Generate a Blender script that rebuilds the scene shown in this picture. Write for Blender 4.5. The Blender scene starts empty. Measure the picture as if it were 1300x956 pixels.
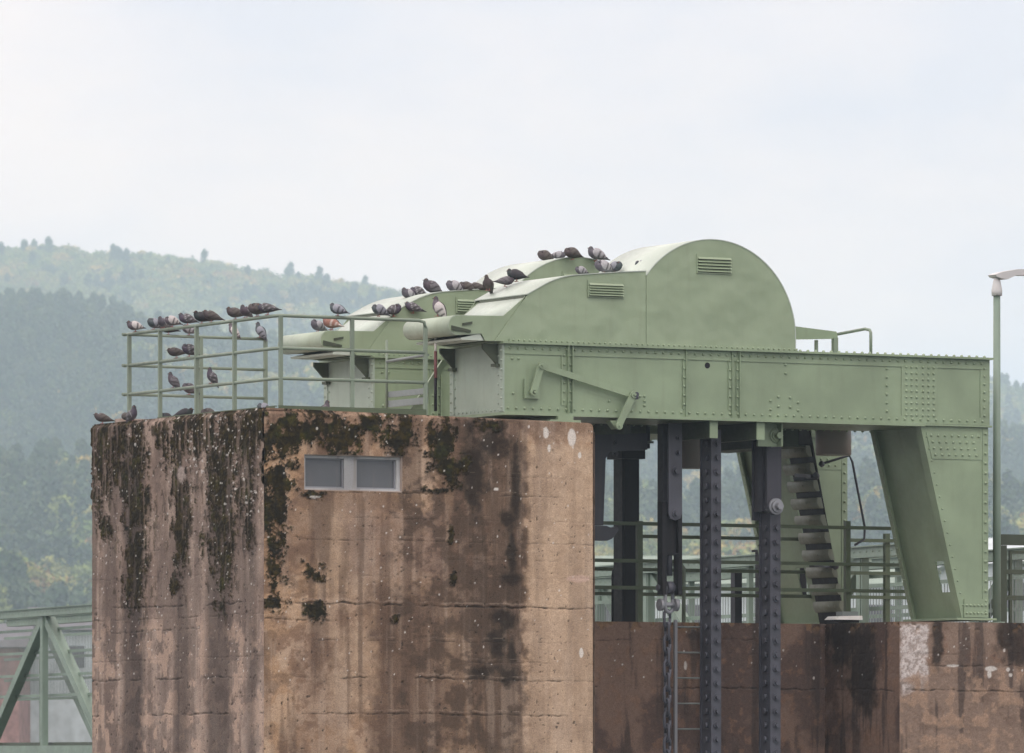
import bpy, math, random
import numpy as np
from mathutils import Vector, Matrix
rad = math.radians
SC = bpy.context.scene

# ------------------------------------------------------------------ survey of the place
# X runs along the steel girders, Y across them (away from the river bank), Z up, water at 0.
TH = rad(29); D0 = 90.0; EYE = 3.5; FPX = 95 * D0
R_ = np.array([math.cos(TH), -math.sin(TH), 0.0]); F_ = np.array([math.sin(TH), math.cos(TH), 0.0])
CAM = -((335 - 650) / FPX * D0 * R_ + D0 * F_); CAM[2] = EYE
Y0 = 960.0
def P(px, py, ax, c):                       # point of the photo on the plane axis = c
    d = F_ + R_ * (px - 650) / FPX + np.array([0, 0, 1]) * (Y0 - py) / FPX
    return Vector(CAM + d * ((c - CAM[ax]) / d[ax]))
def W(px, depth, z=0.0):                    # point at a given distance in front of the bank
    p = CAM + depth * (F_ + R_ * (px - 650) / FPX); return Vector((p[0], p[1], z))
def ZD(py, depth): return EYE + (Y0 - py) / FPX * depth
def to_px(x, y, z):
    dx, dy, dz = x - CAM[0], y - CAM[1], z - CAM[2]
    f = dx * F_[0] + dy * F_[1]; r = dx * R_[0] + dy * R_[1]
    return 650 + FPX * r / f, Y0 - FPX * dz / f

# ------------------------------------------------------------------ camera
cd = bpy.data.cameras.new('camera'); cam = bpy.data.objects.new('camera', cd); SC.collection.objects.link(cam)
cam.location = CAM; cam.rotation_euler = (rad(90), 0, -TH)
cd.sensor_fit = 'HORIZONTAL'; cd.sensor_width = 36; cd.lens = 36 * FPX / 1300
cd.shift_y = (Y0 - 478) / 1300; cd.clip_start = 1; cd.clip_end = 20000
cd.dof.use_dof = True; cd.dof.focus_distance = 91.5; cd.dof.aperture_fstop = 6.3
SC.camera = cam

# ------------------------------------------------------------------ light
SUN_EL, SUN_AZ = 52, math.atan2(0.05, -0.90)
wd = bpy.data.worlds.new('World'); SC.world = wd; wd.use_nodes = True
nt = wd.node_tree; nt.nodes.clear(); N = nt.nodes.new; L = nt.links.new
wo = N('ShaderNodeOutputWorld'); bg = N('ShaderNodeBackground'); bg.inputs[1].default_value = 0.1
sky = N('ShaderNodeTexSky'); sky.sky_type = 'NISHITA'; sky.sun_disc = False
sky.sun_elevation = rad(SUN_EL); sky.sun_rotation = SUN_AZ; sky.air_density = 1.5; sky.dust_density = 3
tc = N('ShaderNodeTexCoord'); mp = N('ShaderNodeMapping'); mp.inputs['Scale'].default_value = (1, 1, 2.2)
n1 = N('ShaderNodeTexNoise'); n1.inputs['Scale'].default_value = 10; n1.inputs['Detail'].default_value = 5; n1.inputs['Roughness'].default_value = .5
L(tc.outputs['Generated'], mp.inputs[0]); L(mp.outputs[0], n1.inputs['Vector'])
cr = N('ShaderNodeValToRGB'); L(n1.outputs['Fac'], cr.inputs[0])
cr.color_ramp.elements[0].position = .40; cr.color_ramp.elements[0].color = (.86, .805, .845, 1)
cr.color_ramp.elements[1].position = .60; cr.color_ramp.elements[1].color = (1.14, .96, .875, 1)
sp = N('ShaderNodeSeparateXYZ'); L(tc.outputs['Generated'], sp.inputs[0])
mr = N('ShaderNodeMapRange'); mr.inputs['From Min'].default_value = .08; mr.inputs['From Max'].default_value = .9
mr.inputs['To Min'].default_value = 12.0; mr.inputs['To Max'].default_value = 19.0; L(sp.outputs['Z'], mr.inputs['Value'])
dt = N('ShaderNodeVectorMath'); dt.operation = 'DOT_PRODUCT'; dt.inputs[1].default_value = (-.97, -.24, 0); L(tc.outputs['Generated'], dt.inputs[0])
m2 = N('ShaderNodeMapRange'); m2.inputs['From Min'].default_value = -.65; m2.inputs['From Max'].default_value = 1; m2.inputs['To Min'].default_value = 1.0; m2.inputs['To Max'].default_value = 2.1; L(dt.outputs['Value'], m2.inputs['Value'])
ml = N('ShaderNodeMath'); ml.operation = 'MULTIPLY'; L(mr.outputs[0], ml.inputs[0]); L(m2.outputs[0], ml.inputs[1])   # sky brightened out of view on the left, added to lift left-facing sides
vm = N('ShaderNodeVectorMath'); vm.operation = 'SCALE'; L(cr.outputs[0], vm.inputs[0]); L(ml.outputs[0], vm.inputs['Scale'])
mx = N('ShaderNodeMix'); mx.data_type = 'RGBA'; mx.inputs['Factor'].default_value = .94
L(sky.outputs[0], mx.inputs['A']); L(vm.outputs[0], mx.inputs['B']); L(mx.outputs['Result'], bg.inputs[0]); L(bg.outputs[0], wo.inputs[0])
sd = bpy.data.lights.new('sun', 'SUN'); sd.energy = .55; sd.angle = rad(14); sd.color = (1, .95, .87)
so = bpy.data.objects.new('sun', sd); SC.collection.objects.link(so); so.location = (0, 0, 60)
sv = Vector((math.sin(SUN_AZ) * math.cos(rad(SUN_EL)), math.cos(SUN_AZ) * math.cos(rad(SUN_EL)), math.sin(rad(SUN_EL))))
so.rotation_euler = sv.to_track_quat('Z', 'Y').to_euler()
SC.view_settings.view_transform = 'Standard'; SC.view_settings.look = 'None'
SC.view_settings.exposure = -0.12; SC.view_settings.gamma = 1; SC.view_settings.use_curve_mapping = False
SC.render.engine = 'CYCLES'; SC.cycles.use_denoising = True; SC.cycles.max_bounces = 6; SC.cycles.volume_bounces = 2
SC.cycles.use_adaptive_sampling = True

# ------------------------------------------------------------------ materials
def newmat(name):
    m = bpy.data.materials.new(name); m.use_nodes = True
    t = m.node_tree; b = t.nodes['Principled BSDF']; return m, t, b
def paint(name, col, rough=.45, dirt=.25, dirtcol=(.10, .085, .06), dent=.0, met=0., fade=.12, spots=0., spotcol=(.7, .7, .68), spec=.5, bump=.004):
    m, t, b = newmat(name); b.inputs['Specular IOR Level'].default_value = spec; N = t.nodes.new; L = t.links.new
    tc = N('ShaderNodeTexCoord')
    def noise(scale, vec=(1, 1, 1), det=4):
        mp = N('ShaderNodeMapping'); mp.inputs['Scale'].default_value = vec; L(tc.outputs['Object'], mp.inputs[0])
        n = N('ShaderNodeTexNoise'); n.inputs['Scale'].default_value = scale; n.inputs['Detail'].default_value = det; L(mp.outputs[0], n.inputs['Vector']); return n.outputs['Fac']
    def ramp(src, a, b_, c=0., d=1.):
        r = N('ShaderNodeMapRange'); r.inputs['From Min'].default_value = a; r.inputs['From Max'].default_value = b_
        r.inputs['To Min'].default_value = c; r.inputs['To Max'].default_value = d; L(src, r.inputs['Value']); return r.outputs[0]
    def mix(fac, a, c):
        x = N('ShaderNodeMix'); x.data_type = 'RGBA'; L(fac, x.inputs['Factor'])
        for s, v in (('A', a), ('B', c)):
            if isinstance(v, tuple): x.inputs[s].default_value = (*v, 1)
            else: L(v, x.inputs[s])
        return x.outputs['Result']
    lo = tuple(c * (1 - fade) for c in col); hi = tuple(min(1, c * (1 + fade)) for c in col)
    c = mix(ramp(noise(1.3), .35, .65), lo, hi)
    if dirt:
        c = mix(ramp(noise(9, (1, 1, .12), 6), .55, .8, 0, dirt), c, dirtcol)
        c = mix(ramp(noise(55, (1, 1, 1), 4), .6, .78, 0, dirt * .8), c, dirtcol)
    if spots:
        c = mix(ramp(noise(38, (1, 1, .5), 2), .74 - spots, .76 - spots), c, spotcol)
    L(c, b.inputs['Base Color']) if not isinstance(c, tuple) else None
    b.inputs['Roughness'].default_value = rough; b.inputs['Metallic'].default_value = met
    L(ramp(noise(14), .3, .7, rough - .08, rough + .12), b.inputs['Roughness'])
    bp = N('ShaderNodeBump'); bp.inputs['Strength'].default_value = .25; bp.inputs['Distance'].default_value = bump; L(noise(45), bp.inputs['Height'])
    if dent:
        b2 = N('ShaderNodeBump'); b2.inputs['Strength'].default_value = 1; b2.inputs['Distance'].default_value = dent; L(noise(1.7, (1, 1, 1), 2), b2.inputs['Height']); L(bp.outputs[0], b2.inputs['Normal']); L(b2.outputs[0], b.inputs['Normal'])
    else: L(bp.outputs[0], b.inputs['Normal'])
    return m
def attr_mat(name, rough=.9, fine=.35, scale=60., bump=.006, spec=.3):
    m, t, b = newmat(name); N = t.nodes.new; L = t.links.new
    a = N('ShaderNodeAttribute'); a.attribute_name = 'Col'; tc = N('ShaderNodeTexCoord')
    n = N('ShaderNodeTexNoise'); n.inputs['Scale'].default_value = scale; n.inputs['Detail'].default_value = 6; n.inputs['Roughness'].default_value = .7; L(tc.outputs['Object'], n.inputs['Vector'])
    r = N('ShaderNodeMapRange'); r.inputs['From Min'].default_value = .3; r.inputs['From Max'].default_value = .7; r.inputs['To Min'].default_value = 1 - fine; r.inputs['To Max'].default_value = 1 + fine; L(n.outputs['Fac'], r.inputs['Value'])
    v = N('ShaderNodeVectorMath'); v.operation = 'SCALE'; L(a.outputs['Color'], v.inputs[0]); L(r.outputs[0], v.inputs['Scale']); L(v.outputs[0], b.inputs['Base Color'])
    b.inputs['Roughness'].default_value = rough; b.inputs['Specular IOR Level'].default_value = spec
    bp = N('ShaderNodeBump'); bp.inputs['Strength'].default_value = .7; bp.inputs['Distance'].default_value = bump; L(n.outputs['Fac'], bp.inputs['Height']); L(bp.outputs[0], b.inputs['Normal'])
    return m
G = (.205, .270, .174)
M = dict(
    green=paint('green_paint', G, .42, .16, dent=.0),
    hood=paint('green_sheet_paint', (.228, .292, .192), .38, .14, dent=.05, fade=.05),
    nose=paint('nose_paint', (.29, .35, .27), .45, .2),
    roof=paint('pale_roof_paint', (.38, .44, .385), .42, .25, dirtcol=(.5, .5, .48), fade=.1, spots=.05),  # paler than the side sheets, with light specks
    rail=paint('railing_paint', (.155, .20, .15), .5, .15),
    walk=paint('walkway_paint', (.075, .10, .058), .5, .3, spec=.3),
    shade=paint('dark_green_and_shade_paint', (.055, .068, .047), .55, .3, spec=.2),  # dark green; on the cross ribs it stands in for shade
    bridge=paint('bridge_paint', (.155, .215, .17), .5, .25),
    black=paint('black_steel', (.009, .009, .011), .5, .1, spec=.2),
    iron=paint('grey_iron_paint', (.058, .061, .076), .45, .4, spec=.3, fade=.25, dirtcol=(.03, .03, .03)),
    iron2=paint('pale_iron', (.20, .21, .23), .4, .3, dirtcol=(.06, .06, .06)),
    galv=paint('galvanised_steel', (.15, .175, .17), .4, .25, dirtcol=(.15, .15, .15)),
    steel=paint('oiled_steel', (.24, .22, .20), .42, .0, met=.0, fade=.03, bump=.0001),
    hook=paint('slate_paint', (.03, .032, .040), .5, .2, spec=.22),
    frame=paint('window_paint', (.33, .34, .345), .7, .75, dirtcol=(.15, .125, .10), fade=.25),
    glass=paint('dusty_glass', (.085, .09, .098), .14, .25, dirtcol=(.17, .15, .13), spots=.0),
    lampgrey=paint('lamp_casting', (.50, .50, .50), .45, .1),
    red=paint('red_paint', (.15, .055, .055), .6, .3), white=paint('white_paint', (.7, .7, .68), .6, .2),
    slab=paint('pale_concrete', (.33, .27, .23), .9, .3),
    cladding=paint('pale_cladding', (.42, .48, .50), .5, .15), brick=paint('red_render', (.24, .14, .13), .8, .3, fade=.3), dkroof=paint('dark_roofing', (.09, .09, .10), .7, .1),
    ground=paint('meadow_soil', (.07, .085, .035), .95, .3), mesh=paint('fence_wire', (.16, .19, .18), .5, .1),
    hill=paint('forest_floor', (.035, .05, .02), 1, .2),
    concrete=attr_mat('old_concrete', spec=.08), feather=attr_mat('feathers', .6, .22, 90., .002),
    leg=paint('bird_leg', (.35, .12, .11), .6, 0), beak=paint('bird_beak', (.05, .045, .045), .5, 0), eye=paint('bird_eye', (.35, .09, .02), .2, 0),
)
wm, wt, wb = newmat('river_water'); wb.inputs['Base Color'].default_value = (.03, .045, .04, 1); wb.inputs['Roughness'].default_value = .12
_n = wt.nodes.new('ShaderNodeTexNoise'); _n.inputs['Scale'].default_value = 1.2; _n.inputs['Detail'].default_value = 5
_c = wt.nodes.new('ShaderNodeTexCoord'); wt.links.new(_c.outputs['Object'], _n.inputs['Vector'])
_b = wt.nodes.new('ShaderNodeBump'); _b.inputs['Distance'].default_value = .15; wt.links.new(_n.outputs['Fac'], _b.inputs['Height']); wt.links.new(_b.outputs[0], wb.inputs['Normal'])

# ------------------------------------------------------------------ mesh helpers
class MB:
    def __init__(s): s.v = []; s.f = []; s.sm = []; s.c = []
    def add(s, vs, fs, smooth=False):
        o = len(s.v); s.v += [tuple(v) for v in vs]; s.f += [tuple(i + o for i in f) for f in fs]
        s.sm += (list(smooth) if isinstance(smooth, (list, tuple)) else [smooth] * len(fs)); return s
    def box(s, x0, x1, y0, y1, z0, z1):
        x0, x1 = min(x0, x1), max(x0, x1); y0, y1 = min(y0, y1), max(y0, y1); z0, z1 = min(z0, z1), max(z0, z1)
        return s.add([(x, y, z) for z in (z0, z1) for y in (y0, y1) for x in (x0, x1)],
                     [(0, 2, 3, 1), (4, 5, 7, 6), (0, 1, 5, 4), (2, 6, 7, 3), (0, 4, 6, 2), (1, 3, 7, 5)])
    def prism(s, pts, y0, y1, smooth=False, axis='Y'):       # polygon in XZ (or YZ / XY) pushed along the third axis
        n = len(pts)
        def q(a, b, c): return {'Y': (a, c, b), 'X': (c, a, b), 'Z': (a, b, c)}[axis]
        vs = [q(a, b, y0) for a, b in pts] + [q(a, b, y1) for a, b in pts]
        area = sum(pts[i][0] * pts[(i + 1) % n][1] - pts[(i + 1) % n][0] * pts[i][1] for i in range(n))
        fs = [(i, (i + 1) % n, (i + 1) % n + n, i + n) for i in range(n)]
        caps = [tuple(range(n))[::-1], tuple(range(n, 2 * n))]
        flip = (area < 0) != (y1 < y0) != (axis == 'Y')
        if flip: fs = [f[::-1] for f in fs]; caps = [c[::-1] for c in caps]
        sm = [bool(smooth)] * n + [False, False]
        return s.add(vs, fs + caps, sm)
    def bar(s, a, b, w, h, up=(0, 0, 1)):                     # rectangular bar from a to b, w sideways, h along up
        a, b = Vector(a), Vector(b); d = (b - a).normalized(); sd = d.cross(Vector(up))
        if sd.length < 1e-4: sd = d.cross(Vector((0, 1, 0)))
        sd.normalize(); u = sd.cross(d).normalized()
        vs = []
        for p in (a, b):
            for i, j in ((-1, -1), (1, -1), (1, 1), (-1, 1)): vs.append(p + sd * (w / 2 * i) + u * (h / 2 * j))
        return s.add(vs, [(0, 3, 2, 1), (4, 5, 6, 7), (0, 1, 5, 4), (1, 2, 6, 5), (2, 3, 7, 6), (3, 0, 4, 7)])
    def tube(s, pts, r, n=10, cap=True):
        pts = [Vector(p) for p in pts]; rs = r if isinstance(r, (list, tuple)) else [r] * len(pts)
        vs = []; prev = None
        for i, p in enumerate(pts):
            d = (pts[min(i + 1, len(pts) - 1)] - pts[max(i - 1, 0)]).normalized()
            if prev is None:
                a = d.cross(Vector((0, 0, 1)));
                if a.length < 1e-3: a = d.cross(Vector((0, 1, 0)))
            else: a = prev - d * prev.dot(d)
            a.normalize(); prev = a; b = d.cross(a)
            vs += [p + (a * math.cos(2 * math.pi * k / n) + b * math.sin(2 * math.pi * k / n)) * rs[i] for k in range(n)]
        fs = [(i * n + k, i * n + (k + 1) % n, (i + 1) * n + (k + 1) % n, (i + 1) * n + k) for i in range(len(pts) - 1) for k in range(n)]
        sm = [True] * len(fs)
        if cap: fs += [tuple(range(n))[::-1], tuple(range((len(pts) - 1) * n, len(pts) * n))]; sm += [False, False]
        return s.add(vs, fs, sm)
    def cyl(s, a, b, r, n=12): return s.tube([a, b], r, n)
    def dome(s, c, ax, r, h, n=7):                           # rivet head
        if n == 7 and r < .03: r *= 1.22; h *= 1.7
        c = Vector(c); ax = Vector(ax).normalized(); a = ax.cross(Vector((.3, .5, .8))).normalized(); b = ax.cross(a)
        vs = [c + (a * math.cos(2 * math.pi * k / n) + b * math.sin(2 * math.pi * k / n)) * rr + ax * hh for rr, hh in ((r, 0), (r * .8, h * .65)) for k in range(n)] + [c + ax * h]
        fs = [(k, (k + 1) % n, n + (k + 1) % n, n + k) for k in range(n)] + [(n + k, n + (k + 1) % n, 2 * n) for k in range(n)]
        return s.add(vs, fs, True)
    def bolt(s, c, ax, r, h, washer=True):
        c = Vector(c); ax = Vector(ax).normalized()
        if washer: s.cyl(c, c + ax * h * .25, r * 1.5, 14)
        s.tube([c + ax * h * .2, c + ax * h], r, 6)
        return s
    def build(s, name, mat, parent=None, org=None):
        if org is None: org = Vector(parent['_org']) if parent is not None and '_org' in parent else Vector((0, 0, 0))
        org = Vector(org); me = bpy.data.meshes.new(name)
        me.from_pydata([(v[0] - org[0], v[1] - org[1], v[2] - org[2]) for v in s.v], [], s.f)
        me.polygons.foreach_set('use_smooth', s.sm); me.materials.append(M[mat] if isinstance(mat, str) else mat)
        if s.c:
            a = me.color_attributes.new('Col', 'FLOAT_COLOR', 'POINT'); a.data.foreach_set('color', np.array(s.c, dtype=np.float32).ravel())
        me.update(); o = bpy.data.objects.new(name, me); SC.collection.objects.link(o)
        if parent is None: o.location = org
        else: o.parent = parent
        o['_org'] = tuple(org)
        return o
def tag(o, label=None, cat=None, group=None, kind=None):
    for k, v in (('label', label), ('category', cat), ('group', group), ('kind', kind)):
        if v: o[k] = v
    return o
def empty(name, loc, label, cat, group=None):
    o = bpy.data.objects.new(name, None); SC.collection.objects.link(o); o.location = loc; o['_org'] = tuple(loc)
    o.empty_display_size = .2
    return tag(o, label, cat, group)
def copy_tree(o, parent=None):
    c = o.copy(); SC.collection.objects.link(c); c.parent = parent
    for ch in [x for x in bpy.data.objects if x.parent == o]: copy_tree(ch, c)
    return c
FX, FY, FZ = (-1, 0, 0), (0, -1, 0), (0, 0, 1)

# ------------------------------------------------------------------ noise for weathering
def vnoise(x, y, seed):
    rs = np.random.RandomState(seed); T = rs.rand(256, 256)
    xi = np.floor(x).astype(int); yi = np.floor(y).astype(int); fx = x - xi; fy = y - yi
    fx = fx * fx * (3 - 2 * fx); fy = fy * fy * (3 - 2 * fy)
    g = lambda a, b: T[a % 256, b % 256]
    return (g(xi, yi) * (1 - fx) + g(xi + 1, yi) * fx) * (1 - fy) + (g(xi, yi + 1) * (1 - fx) + g(xi + 1, yi + 1) * fx) * fy
def fbm(x, y, seed, o=4, rough=.55):
    s = 0; a = 1; t = 0
    for i in range(o): s = s + a * vnoise(x * 2 ** i + 17 * i, y * 2 ** i + 31 * i, seed + i); t += a; a *= rough
    return s / t
def ss(a, b, x): t = np.clip((x - a) / (b - a), 0, 1); return t * t * (3 - 2 * t)
def lerp(a, b, t): return a + (np.array(b) - a) * t[..., None]
def blobs(S, T, lst):
    m = np.full(S.shape, -9.)
    for cx, cy, rx, ry in lst: m = np.maximum(m, 1 - np.sqrt(((S - cx) / rx) ** 2 + ((T - cy) / ry) ** 2))
    return m
def box_mask(S, x0, x1, w): return ss(x0 - w, x0 + w, S) * (1 - ss(x1 - w, x1 + w, S))
def grid_face(mb_list, origin, du, dv, nu, nv, colour_fn, normal, hole=None):
    """dense sheet: returns arrays for a painted, slightly relieved concrete face"""
    a = np.linspace(0, 1, nu); b = np.linspace(0, 1, nv); A, B = np.meshgrid(a, b)
    pos = np.array(origin) + A[..., None] * np.array(du) + B[..., None] * np.array(dv)
    col, disp = colour_fn(pos)
    pos = pos + np.array(normal) * disp[..., None]
    idx = np.arange(nu * nv).reshape(nv, nu)
    f = np.stack([idx[:-1, :-1], idx[:-1, 1:], idx[1:, 1:], idx[1:, :-1]], -1).reshape(-1, 4)
    if hole is not None:
        ctr = pos.reshape(-1, 3)[f].mean(1); f = f[~hole(ctr)]
    mb_list.append((pos.reshape(-1, 3), f, np.concatenate([col.reshape(-1, 3), np.ones((nu * nv, 1))], 1)))
def build_sheets(name, sheets, mat, parent=None, org=(0, 0, 0)):
    vs, fs, cs = [], [], []; o = 0
    for v, f, c in sheets: vs.append(v); fs.append(f + o); cs.append(c); o += len(v)
    v = np.concatenate(vs) - np.array(org); f = np.concatenate(fs); c = np.concatenate(cs)
    me = bpy.data.meshes.new(name); me.vertices.add(len(v)); me.vertices.foreach_set('co', v.astype(np.float32).ravel())
    me.loops.add(f.size); me.loops.foreach_set('vertex_index', f.ravel().astype(np.int32))
    me.polygons.add(len(f)); me.polygons.foreach_set('loop_start', np.arange(0, f.size, 4, dtype=np.int32))
    me.polygons.foreach_set('use_smooth', np.ones(len(f), bool))
    a = me.color_attributes.new('Col', 'FLOAT_COLOR', 'POINT'); a.data.foreach_set('color', c.astype(np.float32).ravel())
    me.materials.append(M[mat]); me.update(calc_edges=True); me.validate()
    ob = bpy.data.objects.new(name, me); SC.collection.objects.link(ob); ob['_org'] = tuple(org)
    if parent: ob.parent = parent
    else: ob.location = org
    return ob

PIERTOP = lambda x, y: 8.163 - .012 * np.clip(x, 0, 5.2) - .006 * np.clip(x - 4.2, 0, 9) * 0
def cracks(S, T, a, z, rows, seed):
    """irregular horizontal pour joints; rows: (px y at reference, slope, width px, strength, s0, s1)"""
    m = np.zeros(S.shape)
    for k, (y, sl, w, st, s0, s1) in enumerate(rows):
        line = y + sl * (S - 335) + (fbm(a * 5, a * 0 + k, seed + k, 4) - .5) * (2 + 4 * w / 2)
        ww = w * (.35 + 1.1 * fbm(a * 9, a * 0 + k * 3, seed + 50 + k, 3))
        gate = ss(.30, .5, fbm(a * 2.3, a * 0 + 9 * k, seed + 80 + k, 2) + .25 * (st > .8)) * box_mask(S, s0, s1, 4)
        m = np.maximum(m, st * gate * (1 - ss(ww * .2, ww * .55 + .45, np.abs(T - line))) * (.35 + .65 * ss(.35, .6, fbm(a * 13, a * 0 + k, seed + 120 + k, 3))))
    return m
def droppings(S, T, n, seed, reg, rmin=.6, rmax=1.8, pref=None):
    rs = np.random.RandomState(seed); m = np.zeros(S.shape)
    x0, x1, y0, y1 = reg
    for i in range(n):
        cx, cy = rs.uniform(x0, x1), y0 + (y1 - y0) * rs.rand() ** 1.25; r = rs.uniform(rmin, rmax) * (1.8 if rs.rand() < .06 else 1)
        e = rs.uniform(1, 1.7)
        sel = (np.abs(S - cx) < 6) & (np.abs(T - cy) < 9)
        if sel.any():
            d = np.sqrt(((S[sel] - cx) / r) ** 2 + ((T[sel] - cy) / (r * e)) ** 2); m[sel] = np.maximum(m[sel], 1 - ss(.6, 1.2, d))
    return m
MOSS = np.array([.016, .013, .007]); MOSS2 = np.array([.040, .030, .010]); WHITE = np.array([.62, .60, .56])
def warm(c): return c * np.array([1.0, .985, .95])
def moss_mix(col, mk, a, z, seed):
    f = fbm(a * 16, z * 16, seed, 4)
    mc = MOSS + (MOSS2 - MOSS) * ss(.42, .66, f)[..., None] + (np.array([.030, .034, .010]) - MOSS) * (ss(.55, .75, fbm(a * 5, z * 5, seed + 9, 3)) * .6)[..., None]
    mc = lerp(mc, (.012, .011, .009), ss(.5, .62, fbm(a * 30, z * 26, seed + 5, 2)) * .6)
    return col + (mc - col) * mk[..., None]

def front_colour(pos):
    a, z = pos[..., 0], pos[..., 2]; S, T = to_px(a, pos[..., 1], z)
    n1 = fbm(a * 1.6, z * 1.6, 1, 5); n2 = fbm(a * 7, z * 7, 11, 5); st = fbm(a * 9, z * .5, 21, 5); fine = fbm(a * 34, z * 34, 31, 4, .7)
    base = np.zeros(S.shape + (3,)) + np.array([.35, .235, .15])
    base = lerp(base, (.19, .125, .09), ss(.42, .60, n1) * .8)
    base = lerp(base, (.42, .32, .24), ss(.48, .66, n2) * .6)
    base = lerp(base, (.45, .345, .255), box_mask(S, 668, 770, 9) * ss(556, 575, T) * .75)
    mo = fbm(a * 3.4, z * 4.2, 301, 5, .65); base = lerp(base, (.125, .08, .055), ss(.50, .62, mo) * .55 * (1 - .7 * box_mask(S, 668, 770, 12))); base = lerp(base, (.45, .34, .25), ss(.54, .42, mo) * 0 + (1 - ss(.36, .46, mo)) * .5)
    w = (n2 - .5) * 34
    def zone(x0, x1, y0, y1, soft=12, fy=22):
        return box_mask(S + w, x0, x1, soft) * ss(y0 - fy, y0 + fy, T + w) * (1 - ss(y1 - fy, y1 + fy, T + w))
    base = lerp(base, (.125, .083, .06), zone(548, 664, 520, 960, 9) * .78)
    base = lerp(base, (.055, .040, .032), zone(598, 662, 560, 960, 6) * .6 * ss(.3, .6, st))
    base = lerp(base, (.10, .066, .05), zone(470, 560, 745, 980, 14) * .85)
    base = lerp(base, (.14, .095, .075), zone(345, 430, 630, 700) * .5 + zone(380, 440, 780, 980) * .35)
    base = lerp(base, (.40, .30, .215), zone(400, 468, 630, 760, 16) * .55 + zone(560, 600, 780, 850, 16) * .2 + zone(420, 470, 790, 900, 14) * .5)
    base = lerp(base, (.16, .11, .085), zone(330, 760, 500, 556, 10, 14) * .6)
    base = lerp(base, (.17, .12, .10), zone(440, 560, 636, 740, 10) * .6)
    base = lerp(base, (.36, .29, .235), ss(.56, .72, st) * .30 + zone(455, 470, 640, 760, 5) * .3 + zone(505, 548, 575, 625, 8) * .4)
    base = lerp(base, (.09, .06, .045), ss(.50, .66, fbm(a * 5.5, z * .35, 41, 4)) * .6 * (1 - .6 * box_mask(S, 668, 770, 6)))
    base = lerp(base, (.065, .047, .036), zone(500, 662, 520, 960, 12) * ss(.42, .58, mo) * .7)
    # dark algae spots along the right run-off edge
    al = blobs(S, T, [(645, 658, 17, 14), (655, 620, 8, 70), (650, 700, 8, 60), (648, 735, 19, 12), (640, 787, 20, 13), (633, 815, 16, 24), (650, 825, 8, 20), (612, 855, 24, 14), (645, 858, 24, 14), (600, 600, 20, 60), (625, 560, 30, 26)])
    alm = ss(-.2, .65, al + (n2 - .5) * 1.5 + (fine - .5) * .5)
    base = lerp(base, (.022, .018, .015), alm * .88)
    # form-board lines
    j = cracks(S, T, a, z, [(623, .022, .9, .5, 330, 760), (598, .024, .8, .3, 520, 760), (655, .02, .7, .3, 330, 760), (683, .022, .8, .4, 330, 760), (705, .02, .7, .3, 560, 760), (729, .015, .7, .25, 330, 760),
                             (764, .022, 2.1, .8, 330, 760), (786, .01, 1.5, .6, 335, 420), (812, .012, .9, .4, 400, 760), (858, .018, 1.7, .7, 330, 760), (838, .012, .8, .35, 560, 760), (905, .01, 1.5, .7, 330, 760)], 200)
    base = lerp(base, (.40, .32, .26), ss(.1, .5, np.roll(j, 4, 0)) * .25)
    # moss
    mf = blobs(S, T, [(338, 560, 22, 60), (366, 552, 32, 38), (352, 605, 26, 50), (346, 665, 20, 62), (348, 715, 18, 34), (349, 764, 17, 20), (347, 742, 9, 20), (405, 542, 60, 20), (392, 545, 32, 24), (440, 552, 40, 26), (468, 540, 24, 22), (508, 552, 34, 26),
                      (545, 548, 16, 20), (568, 592, 24, 26), (563, 560, 22, 30), (395, 725, 22, 12), (398, 776, 16, 13), (404, 627, 18, 7), (556, 622, 18, 5), (622, 540, 14, 12), (572, 685, 5, 16), (575, 730, 5, 10), (500, 785, 6, 7)])
    mk = ss(-.08, .22, mf - .20 + (n2 - .5) * 2.2 + (fine - .5) * 1.4 + (fbm(a * 14, z * 3, 51, 4) - .5) * .8)
    base = base * (0.82 + .36 * fine)[..., None]
    base = warm(base); base = moss_mix(base, mk, a, z, 61)
    pits = ss(.78, .84, fbm(a * 22, z * 20, 71, 3))
    base = lerp(base, (.03, .025, .02), pits * .8)
    base = lerp(base, (.015, .012, .010), j)
    wd = droppings(S, T, 190, 5, (335, 757, 527, 866), .4, 1.0)
    wd = np.maximum(wd, ss(0, .25, blobs(S, T, [(693, 549, 4, 8), (726, 555, 6, 13), (697, 569, 2, 5), (736, 578, 2.5, 4), (630, 621, 3, 2), (738, 829, 3, 7), (400, 631, 8, 2)]) + (n2 - .5) * .5))
    base = lerp(base, WHITE, wd * (.8))
    chip = ss(.0, .3, blobs(S, T, [(733, 735, 17, 5)]) + (n2 - .5) * .8); base = lerp(base, (.5, .36, .30), chip * .6)
    disp = mk * (.010 + .018 * fine) - j * .022 - pits * .01 + (n1 - .5) * .012 + (fine - .5) * .006
    # soft rounded right corner
    disp = disp - .07 * ss(5.03, 5.115, a) ** 2 - .05 * ss(8.06, 8.13, z) ** 2
    return base, disp
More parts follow.
